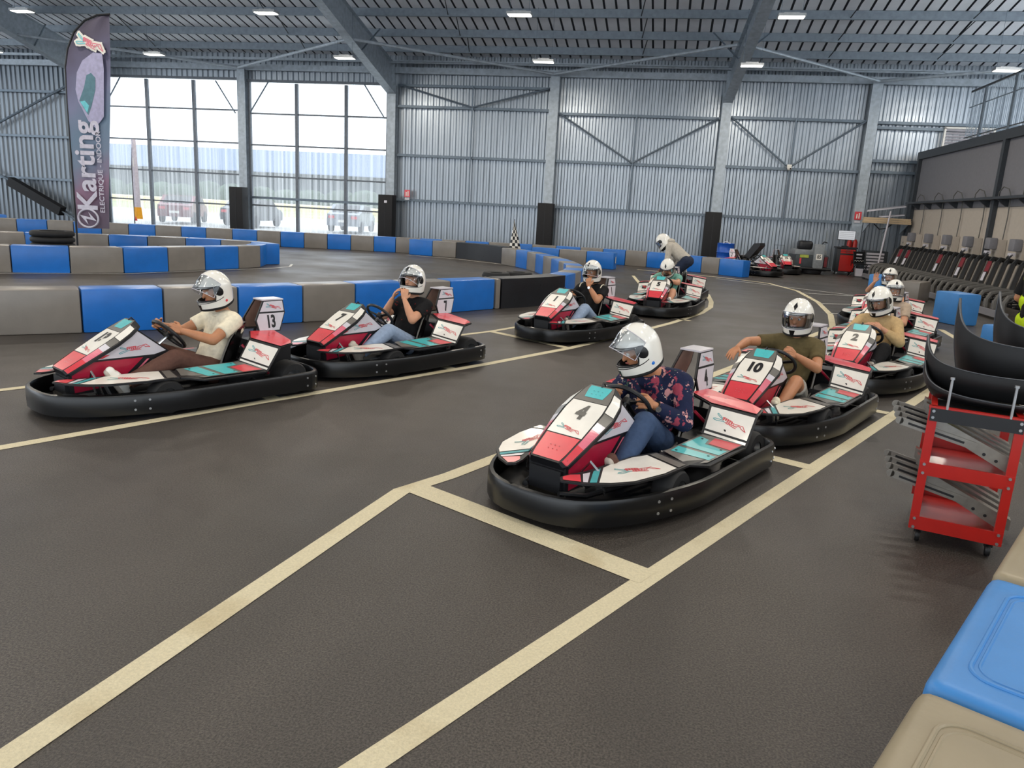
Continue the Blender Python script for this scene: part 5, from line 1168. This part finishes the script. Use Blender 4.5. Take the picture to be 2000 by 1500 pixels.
MB().ball((0, -.08, -.03), .09, 'panel_white').build('dome', t); MB().box((0, 0, .05), (.16, .14, .1), 'panel_white').build('mount', t, smooth=False); MB().cyl((.03, -.15, -.05), (.03, -.18, -.06), .03, 'ink_black', n=10).build('lens', t)

# ================================================================== WORKSHOP CORNER
t = thing('oil_drum', 'blue steel drum behind the parked kart', 'drum', (2.0, 28.25, 0))
MB().lathe([(0, 0), (.29, 0), (.29, .30), (.305, .32), (.29, .34), (.29, .60), (.305, .62), (.29, .64), (.29, .9), (.30, .92), (.28, .93), (.27, .9), (0, .9)], mat('drum_blue', '0d4fae', .35, coat=.2), n=28).build('barrel', t, ang=40)
MB().cyl((.12, 0, .9), (.12, 0, .96), .04, 'panel_lilac', n=12).build('bung', t); MB().tube([(-.1, -.05, .92), (-.05, -.05, .99), (.05, -.05, .99), (.1, -.05, .92)], .012, 'panel_lilac', n=6).build('handle', t)
sw = thing('floor_scrubber', 'grey ride-on floor scrubber marked 85 by the steel wall', 'machine', (5.05, 29.8, 0), .05)
mat('scrub_grey', '7f8488', .5); mat('scrub_dark', '33393e', .5)
link('chassis', rbox_mesh('chassis', (1.15, 1.3, .55), .06, 'scrub_dark'), sw, (0, 0, .12))
link('hood', rbox_mesh('hood', (1.12, .9, .22), .05, 'scrub_grey'), sw, (-.0, .1, .62))
link('column_cover', rbox_mesh('column_cover', (.34, .2, .78), .03, 'scrub_grey'), sw, (.2, -.66, .2)); link('column_top', rbox_mesh('column_top', (.36, .3, .22), .04, 'scrub_grey'), sw, (.2, -.6, .84))
link('seat', rbox_mesh('seat', (.5, .5, .32), .12, 'trim_black', 3), sw, (-.15, .1, .83)); MB().tube([(.3, -.5, 1.05), (.38, -.45, 1.15), (.5, -.4, 1.12)], .02, 'trim_black').build('mirror_arm', sw)
MB().box((.2, -.765, .62), (.2, .01, .2), 'panel_white').build('number_sign', sw, smooth=False); link('number', Frame((.2, -.772, .62), (1, 0, 0), (0, 0, 1)).text('85', .17, 0, 0, 'ink_black', .001, xs=.8, bold=.004), sw)
MB().box((-.28, -.66, .62), (.3, .03, .1), mat('scrub_lamp', 'a5b04a', .4)).build('warning_strip', sw, smooth=False); MB().box((-.4, -.66, .45), (.06, .03, .2), 'panel_red').build('side_lamp', sw, smooth=False)
MB().tube([(-.62, -.5, .2), (-.66, -.72, .2), (.66, -.72, .2), (.62, -.5, .2)], .05, 'trim_black', n=8).build('squeegee_skirt', sw)
MB().box((.46, -.68, .45), (.1, .04, .35), mat('scrub_red', '6a2026', .4)).build('hose_cover', sw, smooth=False)
for x in (-.5, .5): MB().lathe([(0, -.06), (.15, -.06), (.16, 0), (.15, .06), (0, .06)], 'tyre', (x, .4, .16), 'X', 16).build('wheel', sw)
MB().lathe([(0, 0), (.4, 0), (.42, .1), (.1, .14), (0, .14)], 'trim_black', (0, -.45, .03), 'Z', 20).build('brush_deck', sw)
tc_ = thing('tool_chest', 'red wheeled tool chest below a bright monitor', 'tool chest', (6.42, 30.4, 0))
link('cabinet', rbox_mesh('cabinet', (.66, .5, .84), .015, 'trim_black'), tc_, (0, 0, .1))
d_ = MB().box((.04, -.255, .42), (.5, .02, .58), 'red_enamel').build('door', tc_, smooth=False); MB().box((.2, -.272, .45), (.02, .02, .2), 'trim_black').build('handle', d_, smooth=False)
for z in (.80, .88): 
    d_ = MB().box((.04, -.255, z), (.5, .02, .065), 'red_enamel').build('drawer', tc_, smooth=False); MB().box((.04, -.27, z+.015), (.14, .02, .018), 'chrome').build('pull', d_, smooth=False)
MB().box((0, 0, .97), (.72, .55, .05), 'trim_black').build('top_tray', tc_, smooth=False)
for x in (-.25, .25):
    for y in (-.18, .18): MB().lathe([(0, -.02), (.05, -.02), (.05, .02), (0, .02)], 'rim_metal', (x, y, .05), 'X', 12).build('caster', tc_)
mo = thing('monitor', 'white-screened monitor on the red tool chest', 'monitor', (6.38, 30.4, .995))
MB().box((0, 0, .02), (.22, .16, .04), 'trim_black').build('stand_base', mo, smooth=False); MB().cyl((0, 0, .03), (0, .02, .28), .03, 'trim_black', n=10).build('stand_neck', mo); MB().box((0, -.02, .42), (.60, .05, .34), 'trim_black').build('bezel', mo, smooth=False)
MB().box((0, -.047, .425), (.57, .006, .31), 'screen_white').build('screen', mo, smooth=False)
mb = MB()
for k in range(4): mb.box((.0, -.0505, .33+k*.065), (.48, .002, .008), 'panel_grey')
mb.build('screen_lines', mo, smooth=False)
ch = thing('folding_chair', 'black folding chair with white lettering blocks beside the tool chest', 'chair', (6.72, 29.35, 0), .15)
mb = MB(); mb.grid([[(-.2+.4*u, .12+.03*math.cos(PI*(u-.5)), z) for u in (0, .25, .5, .75, 1)] for z in (.48, .6, .75, .88)], 'tee_black'); mb.build('backrest', ch)
MB().prism([(-.2, -.25, .44), (.2, -.25, .44), (.2, .15, .46), (-.2, .15, .46)], (0, 0, .02), 'tee_black').build('seat', ch, smooth=False)
for s in (-1, 1):
    MB().cyl((s*.22, -.28, 0), (s*.2, .16, .9), .014, 'trim_black', n=6).build('leg', ch); MB().cyl((s*.23, .3, 0), (s*.2, -.25, .45), .014, 'trim_black', n=6).build('leg', ch)
mb = MB(); mb.box((0, .105, .78), (.2, .01, .05), 'panel_lilac'); mb.box((0, .1, .66), (.2, .01, .03), 'panel_lilac')
for k in range(8): mb.box((-.16+k*.045, .095, .55+.02*(k % 2)), (.03, .01, .02), 'panel_white')
mb.build('back_print', ch, smooth=False)
tag(MB().prism([(-.11, 0, .03), (.11, 0, .03), (.13, 0, .3), (-.13, 0, .3)], (0, .12, 0), 'panel_lilac').build('paper_bag'), 'white patterned bag under the black folding chair', 'bag'); bpy.data.objects['paper_bag'].location = (6.72, 29.2, 0)
dr = thing('drawer_unit', 'dark drawer unit with pale drawer fronts against the wall', 'drawers', (7.6, 31.05, 0))
link('carcass', rbox_mesh('carcass', (.8, .5, .9), .01, 'scrub_dark'), dr)
for k in range(6): MB().box((-.04, -.258, .22+k*.115), (.62, .02, .07), 'panel_lilac').build('drawer_front', dr, smooth=False)
t = thing('fuel_can', 'red can on the floor beside the drawer unit', 'can', (7.95, 30.2, 0)); link('can_body', rbox_mesh('can_body', (.5, .35, .34), .06, 'red_enamel', 3), t); MB().tube([(-.12, 0, .33), (-.1, 0, .4), (.1, 0, .4), (.12, 0, .33)], .02, 'red_enamel').build('handle', t)
for x in (-.1, .1):
    t = thing('fire_extinguisher', 'red extinguisher bracketed on the column behind the folding chair', 'extinguisher', (6.85, 31.48, .55), 0, 'extinguishers on the column')
    MB().lathe([(0, 0), (.085, 0), (.09, .04), (.09, .42), (.05, .5), (.03, .52), (0, .52)], 'red_enamel', (x, 0, .2), n=16).build('cylinder', t)
    MB().box((x, .09, .4), (.15, .03, .5), 'trim_black').build('bracket', t, smooth=False)
sh_ = thing('plank_shelf', 'wall shelf of pale planks with orange knots beside the mezzanine', 'shelf', (7.75, 31.0, 2.0))
for k in range(3): MB().box((0, -.28+.02*k, -.06+k*.07), (1.65-.02*k, .16, .062), mat('plank_pine', 'c5ad8c', .7, var=.2, scale=6, stretch=(.4, 4, 4))).build('plank', sh_, smooth=False)
for x in (-.6, .1, .7): MB().prism([(x, .5, -.1), (x, -.36, -.1), (x, .5, -.45)], (.03, 0, 0), 'galvanised').build('bracket', sh_, smooth=False)
MB().tube([(-.4, -.2, -.12), (-.2, -.25, -.3), (.05, -.2, -.26), (.2, -.2, -.12)], .02, 'trim_black').build('cable_bundle', sh_)
t = thing('folded_gazebo', 'white slanted panel resting on the plank shelf', 'panel', (7.72, 30.9, 2.10)); MB().prism([(-.7, -.2, .2), (.6, -.25, .42), (.62, .1, .46), (-.6, .1, .24)], (0, 0, .04), 'panel_lilac').build('sheet', t, smooth=False); MB().prism([(-.2, -.2, .02), (.6, -.22, .12), (.6, .1, .14), (-.2, .1, .04)], (0, 0, .04), 'panel_lilac').build('sheet', t, smooth=False)
t = tag(MB().cyl((7.5, 30.1, 0), (7.78, 30.5, 2.35), .03, 'panel_lilac', n=10).build('white_pole'), 'white pole leaning against the plank shelf', 'pole')
# nested frames beside the cream wall
mat('frame_black', '121214', .5, var=.3); mat('fender_and_highlight_grey', '5d5a55', .5); mat('frame_red', '7e1f2c', .5)
fb = MB(); fb.bar((7.45, -.05, .42), (7.8, .5, 1.06), .10, .10, 'frame_black'); fb.tube([(7.39, -.06, .44), (7.74, .48, 1.08)], .016, 'fender_and_highlight_grey', n=6); fb.tube([(7.78, .5, 1.0), (7.9, .6, 1.14), (8.1, .62, 1.1)], .06, 'frame_black'); fb.tube([(7.4, -.2, .42), (7.2, -.1, .25), (7.9, .0, .12)], .03, 'frame_black', n=6); fb = fb.mesh('slanted_arm')  # thin grey tube along the arm's upper edge imitates a highlight, separating the arms
ff_ = MB(); ff_.tube([(6.9, 0, .12), (6.88, 0, .34), (6.95, .02, .47), (7.15, .04, .52), (7.5, .06, .52)], .055, 'fender_and_highlight_grey', n=8); ff_.cyl((6.86, .08, .1), (6.86, .08, .36), .012, 'chrome', n=6); ff_ = ff_.mesh('fender')
fc = MB().bar((7.66, .28, .80), (7.79, .485, 1.04), .112, .112, 'frame_red').mesh('arm_sleeve')
fs_ = MB().bar((7.54, .09, .585), (7.65, .265, .785), .06, .108, 'panel_lilac').mesh('arm_stripe')
fk = MB().tube([(6.95, 0, .3), (7.4, .0, .35), (8.2, 0, .2), (8.3, 0, .02)], .02, 'frame_black', n=6).mesh('base_tube')
for k in range(26):
    y = 28.4-k*.44
    t = thing('nested_frame', ORD[k]+' black slanted nested frame counted from the steel wall', 'frame', (0, y, 0), 0, 'nested black frames below the chargers')
    link('slanted_arm', fb, t); link('fender', ff_, t); link('base_tube', fk, t)
    if k in (1, 3, 10, 14, 18, 23): link('arm_sleeve', fc, t); link('arm_stripe', fs_, t)
for y0, y1 in ((28.7, 23.7), (23.5, 16.9)):
    t = thing('storage_rail', ('shorter' if y0 > 25 else 'longer')+' low grey floor rail along the feet of the nested frames', 'rail', (0, 0, 0), 0, 'floor rails of the nested frames')
    MB().box((6.76, (y0+y1)/2, .12), (.08, y1-y0, .13), 'mezz_grey').build('rail', t, smooth=False); 
    for y in (y0-.1, y1+.1): MB().box((6.76, y, .03), (.08, .08, .06), 'mezz_dark').build('foot', t, smooth=False)
t = tag(MB().cyl((7.95, 28.6, 1.06), (7.95, 17.2, 1.06), .012, 'rim_metal', n=6).build('tether_cable'), 'thin steel cable strung along the tops of the nested frames', 'cable')

# ================================================================== TROLLEY
T = thing('tool_trolley', 'red metal trolley on casters loaded with steel brackets', 'trolley', (1.49, 4.37, 0), -.30)
W_, D_, HT = .40, .62, .78
for x in (0, W_):
    for y in (0, D_):
        MB().box((x, y, .44), (.045, .03, .68), 'red_enamel').build('upright', T, smooth=False)
for z in (.125, .44):
    tr_ = MB(); 
    for y in (0, D_): tr_.box((W_/2, y-.012*(1 if y == 0 else -1), z), (W_+.045, .012, .075), 'red_enamel')
    for x in (0, W_): tr_.box((x, D_/2, z), (.012, D_, .075), 'red_enamel')
    tr_.box((W_/2, D_/2, z-.03), (W_, D_, .008), 'red_enamel'); tr_.build('shelf', T, smooth=False)
mb = MB(); mb.box((W_/2, -.016, .745), (W_+.03, .012, .07), 'trim_black'); mb.build('front_bar', T, smooth=False)
mb = MB(); mb.box((W_/2, 0, .785), (W_+.05, .03, .010), 'red_enamel'); mb.box((W_/2, D_, .785), (W_+.05, .03, .010), 'red_enamel')
for x in (0, W_): mb.box((x, D_/2, .785), (.03, D_, .010), 'red_enamel')
mb.build('top_frame', T, smooth=False)
MB().box((W_/2, D_/2, .772), (W_-.01, D_-.02, .012), 'trim_black').build('top_tray', T, smooth=False)
mb = MB()
for x in (0, W_):
    for z in (.10, .15, .415, .465, .73, .765): mb.cyl((x, -.02, z), (x, -.027, z), .008, 'bolt_metal', n=8)
mb.build('bolts', T)['kind'] = 'stuff'
for x in (.06, W_-.05): 
    MB().cyl((x, -.012, .77), (x, -.012, .95), .007, 'bolt_metal', n=8).build('pin', T); MB().cyl((x, -.012, .945), (x, -.012, .957), .012, 'bolt_metal', n=8).build('pin_head', T)
for x in (.03, W_-.03):
    for y in (.04, D_-.04):
        c_ = MB().lathe([(0, -.012), (.034, -.012), (.038, 0), (.034, .012), (0, .012)], 'caster_black', (x, y, .038), 'X', 14).build('caster', T); MB().box((x, y+.01, .072), (.04, .05, .03), 'caster_black').build('fork', c_, smooth=False)
# brackets lying on the shelves
def bracket_mesh():
    mb = MB(); prof = [(-.10, .10), (.36, -.10), (.36, -.155), (.30, -.155), (-.10, .045)]
    for y in (0, .05): mb.prism([(a, y, b) for a, b in prof], (0, .004, 0), 'steel_bare')
    mb.prism([(-.10, .0, .10), (.36, .0, -.10), (.36, .054, -.10), (-.10, .054, .10)], (0, 0, .004), 'steel_bare')
    for k in range(4): mb.cyl((.12+k*.06, -.001, -.045-k*.026), (.12+k*.06, -.004, -.045-k*.026), .009, 'ink_black', n=8)
    a = mb.mesh('channel', smooth=False)
    mb = MB(); pts = [(-.24, -.012, .045), (.14, -.012, -.035)]
    mb.bar(pts[0], pts[1], .006, .042, 'steel_bare'); mb.bar((-.20, -.017, .037), (.08, -.017, -.022), .003, .012, 'ink_black'); mb.cyl((-.245, -.015, .046), (-.245, -.009, .046), .021, 'steel_bare', n=14)
    return a, mb.mesh('slotted_arm')
ba, bb_ = bracket_mesh()
R3 = Matrix.Rotation(-.30, 3, 'Z')
for lev, z in ((0, .315), (1, .625)):
    for k in range(4):
        p_ = Vector((1.49, 4.37, 0))+R3@Vector((.09-.012*k, .06+k*.12, 0))
        t = thing('steel_bracket', ('frontmost', 'second', 'third', 'hindmost')[k]+' steel slotted bracket on the '+('lower' if lev == 0 else 'upper')+' shelf of the red trolley', 'bracket', (p_.x, p_.y, z+.006*k), -.30, 'brackets on the '+('lower' if lev == 0 else 'upper')+' trolley shelf')
        link('channel', ba, t); link('slotted_arm', bb_, t)
# black seat shells stacked on the trolley
def seat_shell(name, tip, rz, horn, label, base=.3):
    # tip = the pointed upper left corner; the wall sweeps away from it to the right
    t = thing(name, label, 'seat shell', (tip[0], tip[1], tip[2]-horn-base), rz); rows = []; rows2 = []; nA = 40
    for j in range(9):
        v = j/8; r1 = []; r2 = []
        for i in range(nA+1):
            q = i/nA; u = -1+2*q; a = u*1.62
            top = base+horn*math.exp(-q/.11)+horn*.7*math.exp(-(1-q)/.11)-.03*math.sin(PI*q)
            bl = .80+.20*math.sin(min(1., .15+v*1.1)*PI/2); z = top*v
            x = .42+(-.42*math.cos(PI*q*.98))*bl; y = .02-.27*math.sin(PI*q)**.8*bl+(1-bl)*.1
            r1.append(Vector((x, y, z))); r2.append(Vector((.42+(x-.42)*.975, y+.010, z)))
        rows.append(r1); rows2.append(r2)
    mb = MB(); mb.grid(rows, 'shell_black'); mb.grid([r[::-1] for r in rows2], 'shell_black'); mb.grid([rows[-1], rows2[-1]], 'shell_black'); mb.poly(rows[0][::-1], 'shell_black')
    for k in (0, -1): mb.grid([[r[k], s_[k]] for r, s_ in zip(rows, rows2)], 'shell_black')
    mb.build('shell', t, ang=60)
    MB().tube(rows[-1], .004, mat('shell_edge', '44484e', .35), n=5).build('rim_bead', t)
    MB().tube([r[0] for r in rows]+[rows[-1][0]], .005, 'shell_edge', n=5).build('side_bead', t)
for tip, rz, horn, lab, base in (((1.50, 4.66, .985), -.22, .12, 'lowest black seat shell resting on the red trolley', .072), ((1.51, 4.72, 1.125), -.22, .13, 'black seat shell second from the bottom of the stack', .17), ((1.69, 4.86, 1.335), -.20, .20, 'tall-horned black seat shell third in the stack', .27), ((1.97, 5.06, 1.375), -.20, .18, 'rearmost black seat shell of the stack on the trolley', .30)):
    seat_shell('seat_shell', tip, rz, horn, lab, base)
# stickers on the barrier ends
t = tag(MB().box((-1.575, 24.69, .3), (.012, .12, .2), 'panel_white').build('barrier_sticker', smooth=False), 'red and white sticker on the end of the blue spur block', 'sticker')
